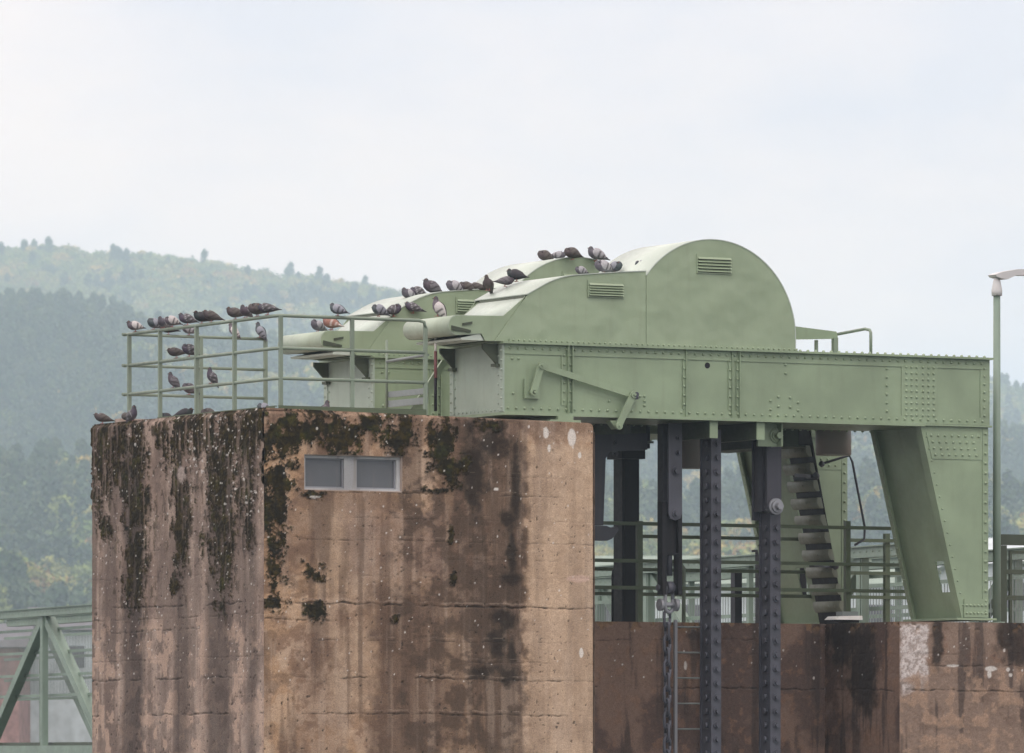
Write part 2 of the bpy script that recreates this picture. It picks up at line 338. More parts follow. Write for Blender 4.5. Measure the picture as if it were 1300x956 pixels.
def left_colour(pos):
    a, z = pos[..., 1], pos[..., 2]; S, T = to_px(pos[..., 0], a, z)
    n1 = fbm(a * 1.4, z * 1.4, 101, 5); n2 = fbm(a * 6, z * 6, 111, 5); st = fbm(a * 7, z * .4, 121, 5); fine = fbm(a * 30, z * 30, 131, 4, .7); mo = fbm(a * 3.4, z * 3.0, 331, 5, .65)
    base = np.zeros(S.shape + (3,)) + np.array([.285, .225, .19])
    base = lerp(base, (.19, .14, .115), ss(.45, .62, n1) * .6)
    base = lerp(base, (.38, .315, .27), ss(.48, .64, st) * .42)
    base = lerp(base, (.09, .07, .063), ss(.46, .66, fbm(a * 3, z * .35, 141, 5)) * .6)
    base = lerp(base, (.13, .10, .088), ss(.48, .62, mo) * .5); base = lerp(base, (.40, .30, .24), ss(.5, .62, n2) * ss(775, 800, T) * .65)
    w = (n2 - .5) * 14
    for x0, x1, y0, y1, k in ((155, 182, 560, 990, .75), (222, 240, 600, 990, .65), (262, 292, 560, 990, .72), (312, 326, 520, 990, .55), (128, 150, 560, 860, .25), (196, 204, 540, 760, .3)):
        base = lerp(base, (.045, .036, .034), box_mask(S + w * .6, x0, x1, 6) * ss(y0 - 30, y0 + 30, T) * (1 - ss(y1 - 30, y1, T)) * k)
    mf = blobs(S, T, [(140, 562, 44, 44), (128, 595, 20, 40), (150, 590, 26, 34), (170, 575, 20, 60), (172, 640, 15, 60), (174, 705, 15, 55), (168, 745, 13, 14), (226, 555, 16, 50), (229, 620, 12, 55), (231, 680, 11, 50), (222, 742, 5, 14),
                      (262, 545, 34, 34), (290, 555, 26, 60), (285, 620, 17, 60), (283, 680, 15, 60), (296, 660, 12, 30), (283, 735, 9, 30), (282, 768, 10, 10), (318, 545, 22, 50), (316, 600, 10, 60), (330, 540, 16, 30), (205, 556, 10, 22), (134, 672, 7, 16), (190, 640, 6, 30), (318, 672, 6, 30), (258, 700, 5, 20)])
    mk = ss(-.06, .22, mf - .12 + (n2 - .5) * 1.9 + (fine - .5) * 1.5 + (fbm(a * 12, z * 1.6, 151, 4) - .5) * 1.5)
    drip = ss(.56, .64, fbm(a * 16, z * 2.2, 161, 3)) * ss(-.9, .2, mf)
    mk = mk * (1 - .6 * drip)
    speck = ss(.60, .68, fbm(a * 12, z * 5, 171, 4)) * ss(-1.6, .3, mf) * .9
    j = cracks(S, T, a, z, [(764, -.045, 1.9, .8, 110, 345), (779, -.045, 1.0, .5, 110, 345), (793, -.055, 1.4, .5, 120, 260), (858, -.03, 1.8, .7, 110, 345), (832, -.04, .8, .4, 110, 345), (725, -.055, .8, .4, 110, 345), (690, -.065, .8, .35, 110, 345), (662, -.07, .8, .3, 110, 345), (905, -.02, 1.8, .7, 110, 345)], 300)
    base = base * (0.80 + .4 * fine)[..., None]
    base = warm(base); base = moss_mix(base, np.maximum(mk, speck), a, z, 181)
    base = lerp(base, (.34, .29, .26), ss(.2, .6, blobs(S, T, [(232, 600, 8, 16)]) + (n2 - .5)) * .8)
    pits = ss(.74, .8, fbm(a * 20, z * 20, 191, 3)); base = lerp(base, (.03, .025, .02), pits * .7)
    base = lerp(base, (.018, .015, .013), j)
    wd = np.maximum(droppings(S, T, 420, 6, (118, 334, 524, 862), .35, .8), droppings(S, T, 110, 8, (240, 334, 518, 640), .4, 1.1))
    base = lerp(base, WHITE * .9, wd * .7)
    disp = np.maximum(mk, speck) * (.012 + .02 * fine) - j * .022 - pits * .01 + (n1 - .5) * .014 + (fine - .5) * .006
    disp = disp - .05 * ss(8.08, 8.15, z) ** 2
    return base, disp
def plain_colour(c, seed, axis=0):
    def fn(pos):
        a, z = pos[..., axis], pos[..., 2 if axis < 2 else 1]; n = fbm(a * 2, z * 2, seed, 5); f = fbm(a * 12, z * 12, seed + 7, 4)
        base = np.zeros(a.shape + (3,)) + np.array(c); base = base * (.6 + .8 * n)[..., None] * (.75 + .5 * f)[..., None]
        base = lerp(base, (.04, .035, .02), ss(.55, .7, f) * .7)
        return base, (f - .5) * .012
    return fn

# ------------------------------------------------------------------ the setting: river, banks, hills, air
def flat(name, x0, x1, y0, y1, z, mat, label, kind='structure'):
    m = MB(); m.add([(x0, y0, z), (x1, y0, z), (x1, y1, z), (x0, y1, z)], [(0, 1, 2, 3)]); o = m.build(name, mat); return tag(o, label, None, None, kind)
flat('river_water', -5900, 5900, -5900, 5900, 0, wm, 'dark river water around the pier')
gb = MB(); cs = [W(-9000, 190, .9), W(9000, 190, .9), W(3600, 5200, .9), W(-3600, 5200, .9)]
lo = [Vector((p.x, p.y, -.5)) for p in (W(-9000, 186), W(9000, 186), W(3700, 5250), W(-3700, 5250))]
gb.add(cs + lo, [(0, 1, 2, 3), (4, 5, 1, 0), (5, 6, 2, 1), (6, 7, 3, 2), (7, 4, 0, 3)]); tag(gb.build('ground', 'ground'), 'flat meadow on the far river bank', None, None, 'structure')

RIDGES = [  # name, distance, crest outline (photo x -> y), depth of the slope
    ('far', 3500, [(-2500, 330), (-600, 300), (-100, 318), (0, 324), (40, 323), (75, 322), (120, 328), (180, 329), (250, 338), (300, 346), (350, 355), (400, 361), (450, 369), (500, 378), (640, 402), (760, 424), (900, 450), (1010, 472), (1110, 484), (1260, 495), (1300, 503), (1800, 540), (4000, 560)], 900),
    ('middle', 2450, [(-2500, 420), (-600, 400), (-100, 388), (0, 392), (50, 388), (110, 394), (170, 404), (260, 424), (350, 440), (450, 462), (600, 490), (800, 520), (1000, 535), (1300, 560), (1800, 590), (4000, 600)], 800),
    ('near', 1650, [(-2500, 600), (-600, 600), (-100, 596), (0, 590), (60, 584), (117, 578), (300, 590), (600, 605), (790, 612), (900, 622), (1050, 618), (1120, 604), (1300, 612), (1800, 640), (4000, 650)], 500),
    ('lowest', 1300, [(-2500, 720), (-600, 715), (-100, 705), (0, 700), (60, 735), (117, 725), (300, 720), (600, 700), (790, 690), (900, 680), (1050, 700), (1300, 690), (1800, 700), (4000, 700)], 250)]
def crest(i, px):
    xs, ys = zip(*RIDGES[i][2]); return np.interp(px, xs, ys)
def hill_z(i, px, d):
    D, sl = RIDGES[i][1], RIDGES[i][3]; H = EYE + (Y0 - crest(i, px)) / FPX * np.minimum(d, D) - 9
    t = np.clip((d - (D - sl)) / sl, 0, 1); w = 5 * np.sin(px / 70 + d / 90) + 4 * np.sin(px / 31 - d / 60 + i)
    return .9 + (H - .9) * np.sin(t * math.pi / 2) ** 1.15 + w * t * (1 - t) * 3 - np.clip(d - D, 0, 9999) * .25
hz = []
for i, (nm, D, _, sl) in enumerate(RIDGES):
    pxs = np.linspace(-2500, 4000, 160); ds = np.linspace(D - sl, D + 300, 24); A, B = np.meshgrid(pxs, ds)
    Z = hill_z(i, A, B); lat = (A - 650) / FPX * B
    pos = np.stack([CAM[0] + B * F_[0] + lat * R_[0], CAM[1] + B * F_[1] + lat * R_[1], np.maximum(Z, -2)], -1)
    m = MB(); n = len(pxs); idx = np.arange(A.size).reshape(A.shape)
    f = np.stack([idx[:-1, :-1], idx[:-1, 1:], idx[1:, 1:], idx[1:, :-1]], -1).reshape(-1, 4)
    m.add(pos.reshape(-1, 3).tolist(), f.tolist(), True); o = m.build('hill', 'hill'); tag(o, ['hazy farthest hillside under the sky', 'blue shaded hillside below the far ridge', 'wooded slope behind the weir', 'lowest wooded rise by the river bank'][i], None, None, 'structure')

def leaf_mat(name, cols):
    m, t, b = newmat(name); oi = t.nodes.new('ShaderNodeObjectInfo'); r = t.nodes.new('ShaderNodeValToRGB'); t.links.new(oi.outputs['Random'], r.inputs[0])
    el = r.color_ramp.elements
    while len(el) < len(cols): el.new(.5)
    for e, (p, c) in zip(el, cols): e.position = p; e.color = (*c, 1)
    nz = t.nodes.new('ShaderNodeTexNoise'); nz.inputs['Scale'].default_value = 1.1; g = t.nodes.new('ShaderNodeTexCoord'); t.links.new(g.outputs['Object'], nz.inputs['Vector'])
    mr = t.nodes.new('ShaderNodeMapRange'); mr.inputs['To Min'].default_value = .5; mr.inputs['To Max'].default_value = 1.5; mr.inputs['From Min'].default_value = .3; mr.inputs['From Max'].default_value = .7; t.links.new(nz.outputs['Fac'], mr.inputs['Value'])
    v = t.nodes.new('ShaderNodeVectorMath'); v.operation = 'SCALE'; t.links.new(r.outputs[0], v.inputs[0]); t.links.new(mr.outputs[0], v.inputs['Scale'])
    t.links.new(v.outputs[0], b.inputs['Base Color']); b.inputs['Roughness'].default_value = .8; return m
LEAF = leaf_mat('broad_leaves', [(0, (.08, .13, .025)), (.3, (.12, .17, .03)), (.6, (.17, .20, .04)), (.84, (.22, .21, .045)), (.95, (.36, .26, .05)), (1, (.20, .13, .04))])
LEAFD = leaf_mat('dark_leaves', [(0, (.024, .052, .022)), (.4, (.034, .064, .024)), (.8, (.048, .078, .026)), (1, (.065, .09, .028))])
tree_col = bpy.data.collections.new('tree_kinds')
def make_crown(k, conifer):
    rs = np.random.RandomState(900 + k); vs, fs = [], []
    nclump = 26 if not conifer else 22; cl = []
    for i in range(nclump):
        if conifer:
            h = rs.rand(); r = (1 - h) * 2.0 + .25; an = rs.rand() * 6.28; cl.append((math.cos(an) * r * .7, math.sin(an) * r * .7, 2 + h * 9, .8 + (1 - h) * .7))
        else:
            d = rs.normal(size=3); d /= np.linalg.norm(d); d[2] = abs(d[2]) * 1.0 - .25
            rr = rs.uniform(.55, 1.0); cl.append((d[0] * 3.4 * rr, d[1] * 3.4 * rr, 5.0 + d[2] * 3.6 * rr, rs.uniform(.9, 1.7)))
    for cx, cy, cz, cr_ in cl:
        for j in range(26):
            d = rs.normal(size=3); d /= np.linalg.norm(d); p = np.array([cx, cy, cz]) + d * cr_ * rs.uniform(.75, 1.08)
            nn = d + rs.normal(size=3) * .45; nn /= np.linalg.norm(nn); u = np.cross(nn, rs.normal(size=3)); u /= np.linalg.norm(u); w = np.cross(nn, u); s = rs.uniform(.28, .55)
            o = len(vs); vs += [p + u * s, p + w * s * .8, p - u * s, p - w * s * .8]; fs.append((o, o + 1, o + 2, o + 3))
    m = MB(); m.add(vs, fs); m.tube([(0, 0, 0), (0, 0, 6)], [.3, .15], 5)
    me = bpy.data.meshes.new('tree_kind'); me.from_pydata([tuple(v) for v in m.v], [], m.f); me.materials.append(LEAF if k < 5 else LEAFD)
    o = bpy.data.objects.new('tree_kind', me); tree_col.objects.link(o)
for k in range(9): make_crown(k, k in (5, 6))
ng = bpy.data.node_groups.new('scatter_trees', 'GeometryNodeTree')
ng.interface.new_socket('Geometry', in_out='INPUT', socket_type='NodeSocketGeometry'); ng.interface.new_socket('Geometry', in_out='OUTPUT', socket_type='NodeSocketGeometry')
gi, go = ng.nodes.new('NodeGroupInput'), ng.nodes.new('NodeGroupOutput'); ip = ng.nodes.new('GeometryNodeInstanceOnPoints'); ci = ng.nodes.new('GeometryNodeCollectionInfo')
ci.inputs['Collection'].default_value = tree_col; ci.inputs['Separate Children'].default_value = True; ci.inputs['Reset Children'].default_value = True
na = ng.nodes.new('GeometryNodeInputNamedAttribute'); na.data_type = 'FLOAT'; na.inputs[0].default_value = 'size'
nr = ng.nodes.new('GeometryNodeInputNamedAttribute'); nr.data_type = 'FLOAT_VECTOR'; nr.inputs[0].default_value = 'turn'
nk = ng.nodes.new('GeometryNodeInputNamedAttribute'); nk.data_type = 'INT'; nk.inputs[0].default_value = 'sort'
ng.links.new(gi.outputs[0], ip.inputs['Points']); ng.links.new(ci.outputs[0], ip.inputs['Instance']); ip.inputs['Pick Instance'].default_value = True
ng.links.new(nk.outputs['Attribute'], ip.inputs['Instance Index']); ng.links.new(nr.outputs['Attribute'], ip.inputs['Rotation']); ng.links.new(na.outputs['Attribute'], ip.inputs['Scale']); ng.links.new(ip.outputs[0], go.inputs[0])
rs = np.random.RandomState(4)
for i, (nm, D, _, sl) in enumerate(RIDGES):
    d0 = D - sl; area = (4500 / FPX * D) * (sl + 30); cnt = int(area / (22, 24, 24, 22)[i])
    px = rs.uniform(-1500, 3000, cnt); d = rs.uniform(d0, D + 30, cnt); z = hill_z(i, px, d); y = Y0 - (z + 9 - EYE) / d * FPX
    keep = np.ones(cnt, bool)
    if i < 3: keep &= y < crest(i + 1, px) + 25
    else: keep &= y < 900
    px, d, z = px[keep], d[keep], z[keep]; lat = (px - 650) / FPX * d
    me = bpy.data.meshes.new('woodland'); me.vertices.add(len(px))
    me.vertices.foreach_set('co', np.stack([CAM[0] + d * F_[0] + lat * R_[0], CAM[1] + d * F_[1] + lat * R_[1], z - 1], -1).astype(np.float32).ravel())
    nn = len(px); a = me.attributes.new('size', 'FLOAT', 'POINT'); a.data.foreach_set('value', (rs.uniform(.8, 1.5, nn) * (1.15, 1.0, .9, .8)[i]).astype(np.float32))
    a = me.attributes.new('turn', 'FLOAT_VECTOR', 'POINT'); t = np.zeros((nn, 3), np.float32); t[:, 2] = rs.rand(nn) * 6.28; a.data.foreach_set('vector', t.ravel())
    zone = fbm(px / FPX * d / 60 + 50, d / 60, 77 + i, 3); pd = np.clip((zone - (.72, .40, .50, .50)[i]) * 9 + .5, .04, .97); a = me.attributes.new('sort', 'INT', 'POINT'); a.data.foreach_set('value', np.where(rs.rand(nn) < pd, rs.randint(5, 9, nn), rs.randint(0, 5, nn)).astype(np.int32))
    o = bpy.data.objects.new('woodland', me); SC.collection.objects.link(o); md = o.modifiers.new('trees', 'NODES'); md.node_group = ng
    tag(o, ['pale hazy trees along the farthest ridge', 'blue hazy trees on the shaded middle hillside', 'green trees on the slope behind the weir', 'nearest broad leaved trees low on the bank'][i], 'woodland', 'wooded hillsides', 'stuff')

hm = bpy.data.materials.new('damp_air'); hm.use_nodes = True; ht = hm.node_tree; ht.nodes.clear()
ho = ht.nodes.new('ShaderNodeOutputMaterial'); hv = ht.nodes.new('ShaderNodeVolumePrincipled'); hv.inputs['Density'].default_value = 2.4e-4; hv.inputs['Color'].default_value = (.68, .87, 1., 1); hv.inputs['Anisotropy'].default_value = .0
ht.links.new(hv.outputs[0], ho.inputs['Volume'])
o = MB().box(-6000, 6000, -6000, 6000, -8, 330).build('haze', hm); tag(o, 'thin damp haze over the valley', 'haze', None, 'stuff'); o.visible_shadow = True

# ------------------------------------------------------------------ concrete pier
PIER = (0, 0, 0); PX1, PY1 = 5.11, 5.33; ZB = 3.3
pier = empty('concrete_pier', (0, 0, 0), 'tall stained concrete pier with dark moss streaks and a small window', 'pier')
wl, wr, wt_, wb_ = P(386, 600, 1, 0).x, P(511, 600, 1, 0).x, P(448, 578, 1, 0).z, P(448, 623.5, 1, 0).z
sheets = []; hole = lambda c: (c[:, 0] > wl) & (c[:, 0] < wr) & (c[:, 2] > wb_) & (c[:, 2] < wt_)
def topslope(fn):
    def g(pos):
        f = (pos[..., 2] - ZB) / (8.163 - ZB); u_ = np.clip((pos[..., 0] - 4.97) / .14, 0, 1); pos[..., 2] -= f * (.018 * np.clip(pos[..., 0], 0, 5.2) + .13 * (1 - np.sqrt(np.maximum(0, 1 - u_ ** 2)))); return fn(pos)
    return g
grid_face(sheets, (0, 0, ZB), (PX1, 0, 0), (0, 0, 8.163 - ZB), 430, 405, topslope(front_colour), FY, hole)
grid_face(sheets, (0, PY1, ZB), (0, -PY1, 0), (0, 0, 8.163 - ZB), 430, 405, left_colour, FX)
grid_face(sheets, (PX1 - .02, .0, ZB), (0, 6.3, 0), (0, 0, 7.95 - ZB), 120, 80, plain_colour((.2, .15, .12), 401, 1), (1, 0, 0))
grid_face(sheets, (PX1, 6.3, ZB), (-4.1, 0, 0), (0, 0, 8.1 - ZB), 80, 60, plain_colour((.2, .16, .13), 402), (0, 1, 0))
grid_face(sheets, (1.01, 6.3, ZB), (-1.01, -.97, 0), (0, 0, 8.15 - ZB), 40, 60, plain_colour((.17, .15, .12), 403), (-.7, .7, 0))
# top: gently crowned slab inside the rounded arris
tp = MB(); tp.add([(.03, .03, 8.135), (5.0, .03, 8.045), (5.0, 6.29, 8.045), (1.0, 6.29, 8.12), (.03, 5.31, 8.135), (5.06, .03, 8.0), (5.06, 6.29, 8.0), (5.085, .03, 7.94), (5.085, 6.29, 7.94)], [(0, 1, 2, 3, 4), (1, 5, 6, 2), (5, 7, 8, 6)])
tp.build('top_slab', 'slab', pier)
lowp = MB(); lowp.prism([(0.02, .02), (5.09, .02), (5.09, 6.28), (1, 6.28), (.02, 5.3)], -3, ZB + .002, axis='Z'); lowp.build('foundation', 'slab', pier)
build_sheets('wall', sheets, 'concrete', pier)
# window
_s, _e = .9, 1
win = MB()
fw = .045; yb = .05; RV = .055
xm0, xm1 = P(437, 600, 1, yb).x, P(453, 600, 1, yb).x
win.box(wl - .02, wr + .02, -.012 + RV, .09 + RV, wb_ - .03, wb_ + fw * .8); win.box(wl - .02, wr + .02, -.006 + RV, .09 + RV, wt_ - fw, wt_ + .015)
win.box(wl - .02, wl + fw, -.003 + RV, .088 + RV, wb_ + fw * .8, wt_ - fw); win.box(wr - fw * 1.5, wr + .02, -.003 + RV, .088 + RV, wb_ + fw * .8, wt_ - fw); win.box(xm0, xm1, .002 + RV, .086 + RV, wb_ + fw * .8, wt_ - fw)
rvm = MB()
for a_, b_, c_, d_ in ((wl - .05, wr + .05, wt_ - .012, wt_ + .04), (wl - .05, wr + .05, wb_ - .05, wb_ + .012), (wl - .05, wl + .012, wb_ + .012, wt_ - .012), (wr - .012, wr + .05, wb_ + .012, wt_ - .012)): rvm.box(a_, b_, .012, RV + .02, c_, d_)
rvm.build('window_reveal', 'slab', pier)
wf = win.build('window', 'frame', pier)
for x0, x1 in ((wl + fw, xm0), (xm1, wr - fw * 1.5)):
    p_ = MB(); p_.box(x0 - .002, x1 + .002, .055 + RV, .075 + RV, wb_ + fw * .7, wt_ - fw * .9); p_.build('pane', 'glass', wf)
    b_ = MB()
    for (a, b, c, d) in ((x0, x0 + .018, wb_ + .036, wt_ - fw), (x1 - .018, x1, wb_ + .036, wt_ - fw), (x0 + .018, x1 - .018, wb_ + .036, wb_ + .056), (x0 + .018, x1 - .018, wt_ - fw - .018, wt_ - fw)): b_.box(a, b, .03 + RV, .06 + RV, c, d)
    b_.build('sash', 'iron2', wf)
# low kerb at the far edge of the platform
kb = MB().box(.28, .95, 5.0, 5.18, 8.12, 8.24); tag(kb.build('kerb_block', 'slab', org=(.6, 5.1, 8.12)), 'low pale concrete kerb at the far end of the pier top', 'kerb')

# ------------------------------------------------------------------ weir wall to the right
wallY0, wallY1 = .15, 2.15
wx = P(1142, 789, 1, wallY0).x; WT = P(1142, 789, 1, wallY0).z
weir = empty('weir_wall', (wx, wallY0, 0), 'low brown stained concrete wall carrying the steel legs right of the pier', 'wall')
def wall_colour(dark, seed, axis):
    def fn(pos):
        a, z = pos[..., axis], pos[..., 2]; S, T = to_px(pos[..., 0], pos[..., 1], z)
        n1 = fbm(a * 1.5, z * 1.5, seed, 5); n2 = fbm(a * 7, z * 7, seed + 10, 5); st = fbm(a * 6, z * .6, seed + 20, 5); fine = fbm(a * 30, z * 30, seed + 30, 4, .7)
        base = np.zeros(S.shape + (3,)) + np.array([.17, .115, .088] if dark else [.20, .145, .112])  # dark variant: recessed faces painted darker for the shadow in the slot
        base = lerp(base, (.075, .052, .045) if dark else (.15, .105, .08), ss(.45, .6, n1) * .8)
        base = lerp(base, (.20, .12, .08), ss(.55, .7, n2) * .5)
        base = lerp(base, (.045, .035, .032), ss(.52, .66, st) * .7)
        w = (n2 - .5) * 30
        bl = blobs(S, T, [(1072, 810, 30, 40), (1095, 850, 24, 70), (1284, 805, 26, 34), (1190, 800, 8, 60), (1290, 830, 20, 20)])
        base = lerp(base, (.022, .018, .016), ss(-.1, .5, bl + (n2 - .5) * 1.2) * .85)
        base = lerp(base, (.30, .21, .15), ss(.5, .62, n2) * ss(840, 856, T) * (0 if dark else .7))
        j = cracks(S, T, a, z, [(812, .0, 1.4, .6, 740, 960), (846, .0, 1.3, .6, 1150, 1300), (868, .01, 1.6, .7, 740, 1400), (830, 0, .8, .3, 740, 1400)], seed + 40)
        pt = box_mask(S + (n2 - .5) * 8, 1143, 1178, 2.5) * (1 - ss(850, 885, T + (n2 - .5) * 60)) * ss(790, 795, T + (n2 - .5) * 6)
        if not dark: base = lerp(base, (.46, .42, .40), pt * (.5 + .5 * ss(.4, .55, fine)))
        base = base * (.8 + .4 * fine)[..., None]
        rub = ss(.55, .68, n2) * (1 - ss(792, 808, T)); base = lerp(base, (.17, .11, .06), rub * .7)
        base = lerp(base, (.015, .012, .011), j)
        wd = droppings(S, T, 60, seed, (760, 1300, 790, 862), .4, 1.1); wd = np.maximum(wd, ss(0, .3, blobs(S, T, [(1258, 849, 9, 4), (1256, 855, 3, 7), (1280, 850, 3, 3), (1283, 857, 3, 3), (1210, 845, 10, 2), (870, 845, 2, 6)]) + (n2 - .5) * .6))
        base = lerp(base, WHITE * .85, wd * .85)
        return base, -j * .02 + (n2 - .5) * .02 + (fine - .5) * .01 - .03 * rub
    return fn
sheets = []
grid_face(sheets, (wx, wallY0, ZB), (4.2, 0, 0), (0, 0, WT - ZB), 340, 180, wall_colour(False, 500, 0), FY)
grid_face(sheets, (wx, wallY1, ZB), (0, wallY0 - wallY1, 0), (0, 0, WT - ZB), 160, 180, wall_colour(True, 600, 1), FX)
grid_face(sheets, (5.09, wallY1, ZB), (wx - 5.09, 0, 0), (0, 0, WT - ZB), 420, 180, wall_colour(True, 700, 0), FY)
grid_face(sheets, (wx + 4.2, wallY0, ZB), (12, 0, 0), (0, 0, WT - ZB), 100, 20, plain_colour((.2, .15, .11), 801), FY)
build_sheets('wall', sheets, 'concrete', weir, (wx, wallY0, 0))
m = MB(); m.box(wx + .03, wx + 16.2, wallY0 + .03, 7.5, 0, WT - .004); m.box(5.12, wx + .02, wallY1 + .03, 7.5, 0, WT - .006); m.build('core', 'slab', weir)

# ------------------------------------------------------------------ hoist bridge: riveted box girder on a raking leg (front one, then its twin behind)
GX0, GX1, GY0, GY1, GZ0, GZ1 = 3.862, 11.745, .35, 1.85, 8.185, 9.175
TW = 3.8
gird = empty('box_girder', (GX0, GY0, GZ0), 'front green riveted steel girder with diagonal linkage on its side', 'girder', 'riveted steel girders')
def gx(px, c=GY0): return P(px, 480, 1, c).x
def gz(px, py, c=GY0): return P(px, py, 1, c).z
# webs and end plates
rv = MB().box(GX0, GX1, GY0, GY0 + .02, GZ0 + .03, GZ1 - .03)
for px, py in [(1125.6, 468), (1125.6, 479), (1125.6, 489.5), (1125.6, 500.5), (1125.6, 511.5), (1125.6, 522), (997, 463), (997, 474), (988, 504), (1003, 505), (1013, 511), (988, 516), (1003, 517), (1013, 521), (978, 509), (978, 520), (650, 455), (658, 455), (812, 503), (818, 503), (818, 509), (818, 515), (773, 509), (651, 499)]: rv.dome((gx(px), GY0, gz(px, py)), FY, .018, .015)
rv.build('front_web', 'green', gird)
MB().box(GX0, GX1, GY1 - .02, GY1, GZ0 + .03, GZ1 - .03).build('back_web', 'green', gird)
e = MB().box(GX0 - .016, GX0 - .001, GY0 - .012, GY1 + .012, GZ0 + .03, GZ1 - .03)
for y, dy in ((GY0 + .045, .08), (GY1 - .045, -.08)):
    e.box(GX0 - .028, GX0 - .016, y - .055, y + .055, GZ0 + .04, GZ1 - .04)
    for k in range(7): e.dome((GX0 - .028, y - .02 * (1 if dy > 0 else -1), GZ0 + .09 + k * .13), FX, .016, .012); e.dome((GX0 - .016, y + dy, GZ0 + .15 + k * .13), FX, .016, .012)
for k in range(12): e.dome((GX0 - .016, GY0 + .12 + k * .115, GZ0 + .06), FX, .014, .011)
e.build('end_plate', paint('brightened_end_plate_paint', (.268, .332, .272), .45, .15), gird)  # chalky green, lightened further to make up for weak light on this face
MB().box(GX1 + .001, GX1 + .02, GY0 - .01, GY1 + .01, GZ0 + .03, GZ1 - .03).build('end_plate', 'green', gird)
# flanges with their angle irons and rivets
tf = MB().box(GX0 - .06, GX1 + .045, GY0 - .085, GY1 + .085, GZ1 - .028, GZ1)
tf.box(GX0, GX1, GY0 - .014, GY0 - .001, GZ1 - .165, GZ1 - .03); tf.box(GX0, GX1, GY1 + .001, GY1 + .014, GZ1 - .165, GZ1 - .03)
x = GX0 + .08
while x < GX1 - .03:
    tf.dome((x, GY0 - .014, GZ1 - .085), FY, .017, .013)
    if x > 8.5: tf.dome((x + .03, GY0 - .045, GZ1), FZ, .02, .018)
    x += .128
tf.build('top_flange', 'green', gird)
bf = MB().box(GX0 - .02, gx(1172), GY0 - .06, GY1 + .06, GZ0 - .012, GZ0 + .028); bf.box(gx(1172) + .002, GX1 + .04, GY0 - .05, GY1 + .05, GZ0 + .0, GZ0 + .025)
bf.box(GX0, GX1, GY0 - .012, GY0 - .001, GZ0 + .03, GZ0 + .135)
x = GX0 + .05
while x < GX1 - .05: bf.dome((x, GY0 - .012, GZ0 + .085), FY, .017, .013); bf.dome((x, GY1 + .03, GZ0 - .012), (0, 0, -1), .018, .015); x += .131
bf.build('bottom_flange', 'green', gird)
def stiff(xa, wdt, dep, dy=GY0):
    s = MB().box(xa, xa + wdt, dy - .02, dy - .001, GZ0 + .137, GZ1 - .167); s.box(xa + wdt - .012, xa + wdt, dy - dep, dy - .021, GZ0 + .03, GZ1 - .03)
    for k in range(6): s.dome((xa + wdt * .4, dy - .02, GZ0 + .2 + k * .125), FY, .016, .013)
    s.build('stiffener', 'green', gird)
for px, w_, dp in ((712, .095, .07), (721.5, .045, .065), (866, .05, .05), (924, .06, .045), (934, .045, .06)): stiff(gx(px), w_, dp)
cp = MB().box(gx(1144), gx(1190), GY0 - .012, GY0 - .001, GZ0 + .137, GZ1 - .167)
for c in (1150, 1156.5, 1163, 1171, 1178, 1184.5):
    for r in range(9): cp.dome((gx(c), GY0 - .012, gz(1165, 466.5 + r * 7.6)), FY, .017, .013)
cp.build('splice_plate', 'green', gird)
cp = MB().box(gx(1244), gx(1254.3), GY0 - .012, GY0 - .001, GZ0 + .137, GZ1 - .167)
for r in range(7): cp.dome((gx(1249), GY0 - .012, gz(1249, 468 + r * 10)), FY, .017, .013)
cp.build('edge_angle', 'green', gird)
hl = MB(); hc = P(898, 464, 1, GY0 - .001); hl.cyl((hc.x, GY0 - .004, hc.z), (hc.x, GY0 - .0005, hc.z), .042, 20); hl.build('bore_hole', 'black', gird)
# gusset brackets on the end plate
for y in (GY0 + .12, GY1 - .15):
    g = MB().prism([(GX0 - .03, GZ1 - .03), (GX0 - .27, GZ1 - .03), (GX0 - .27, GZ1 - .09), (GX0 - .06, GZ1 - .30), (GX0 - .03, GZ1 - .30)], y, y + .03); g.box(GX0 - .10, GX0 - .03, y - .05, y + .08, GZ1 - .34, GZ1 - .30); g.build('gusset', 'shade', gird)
# bearing shoe on the pier
b = MB().box(4.52, 5.0, GY0 - .12, GY1 + .1, 8.045, 8.12); b.box(4.66, 4.9, GY0 - .09, GY1 + .08, 8.12, GZ0 - .013); b.build('bearing_shoe', 'green', gird)
# raking leg: front box, back box and the web between them with its opening
lx0, lx1 = gx(1170), gx(1222.5); ztop, zbot = GZ0 - .002, gz(1222, 784.5); LYB = 1.70
leg = MB().prism([(lx0, ztop), (GX1, ztop), (GX1 - .012, zbot), (lx1, zbot)], GY0, GY0 + .02)
def rake(z): return lx0 + (lx1 - lx0) * (ztop - z) / (ztop - zbot)
for y0_, y1_ in ((GY0 - .004, GY0 + .16), (LYB - .09, LYB)):
    leg.prism([(lx0 - .02, ztop - .003), (lx0 - .002, ztop - .003), (lx1 - .002, zbot), (lx1 - .02, zbot)], y0_, y1_)
leg.prism([(lx0, ztop), (GX1, ztop), (GX1 - .012, zbot), (lx1, zbot)], LYB - .02, LYB - .003)
for x_ in (GX1 - .03,): leg.prism([(x_, ztop), (x_ + .028, ztop), (x_ + .016, zbot), (x_ - .012, zbot)], GY0 + .022, GY0 + .3)
legm = leg.build('leg', 'green', gird)
wb2 = MB(); off = .07
def rk(z, y0_, y1_, z1_): wb2.prism([(rake(z) + off, z), (rake(z) + off + .015, z), (rake(z1_) + off + .015, z1_), (rake(z1_) + off, z1_)], y0_, y1_)
rk(ztop - .02, GY0 + .022, LYB - .022, 6.28); rk(6.28, GY0 + .52, LYB - .022, 5.84); rk(5.84, GY0 + .022, LYB - .022, zbot)
wb2.build('diaphragm', 'green', legm)
ed = MB()
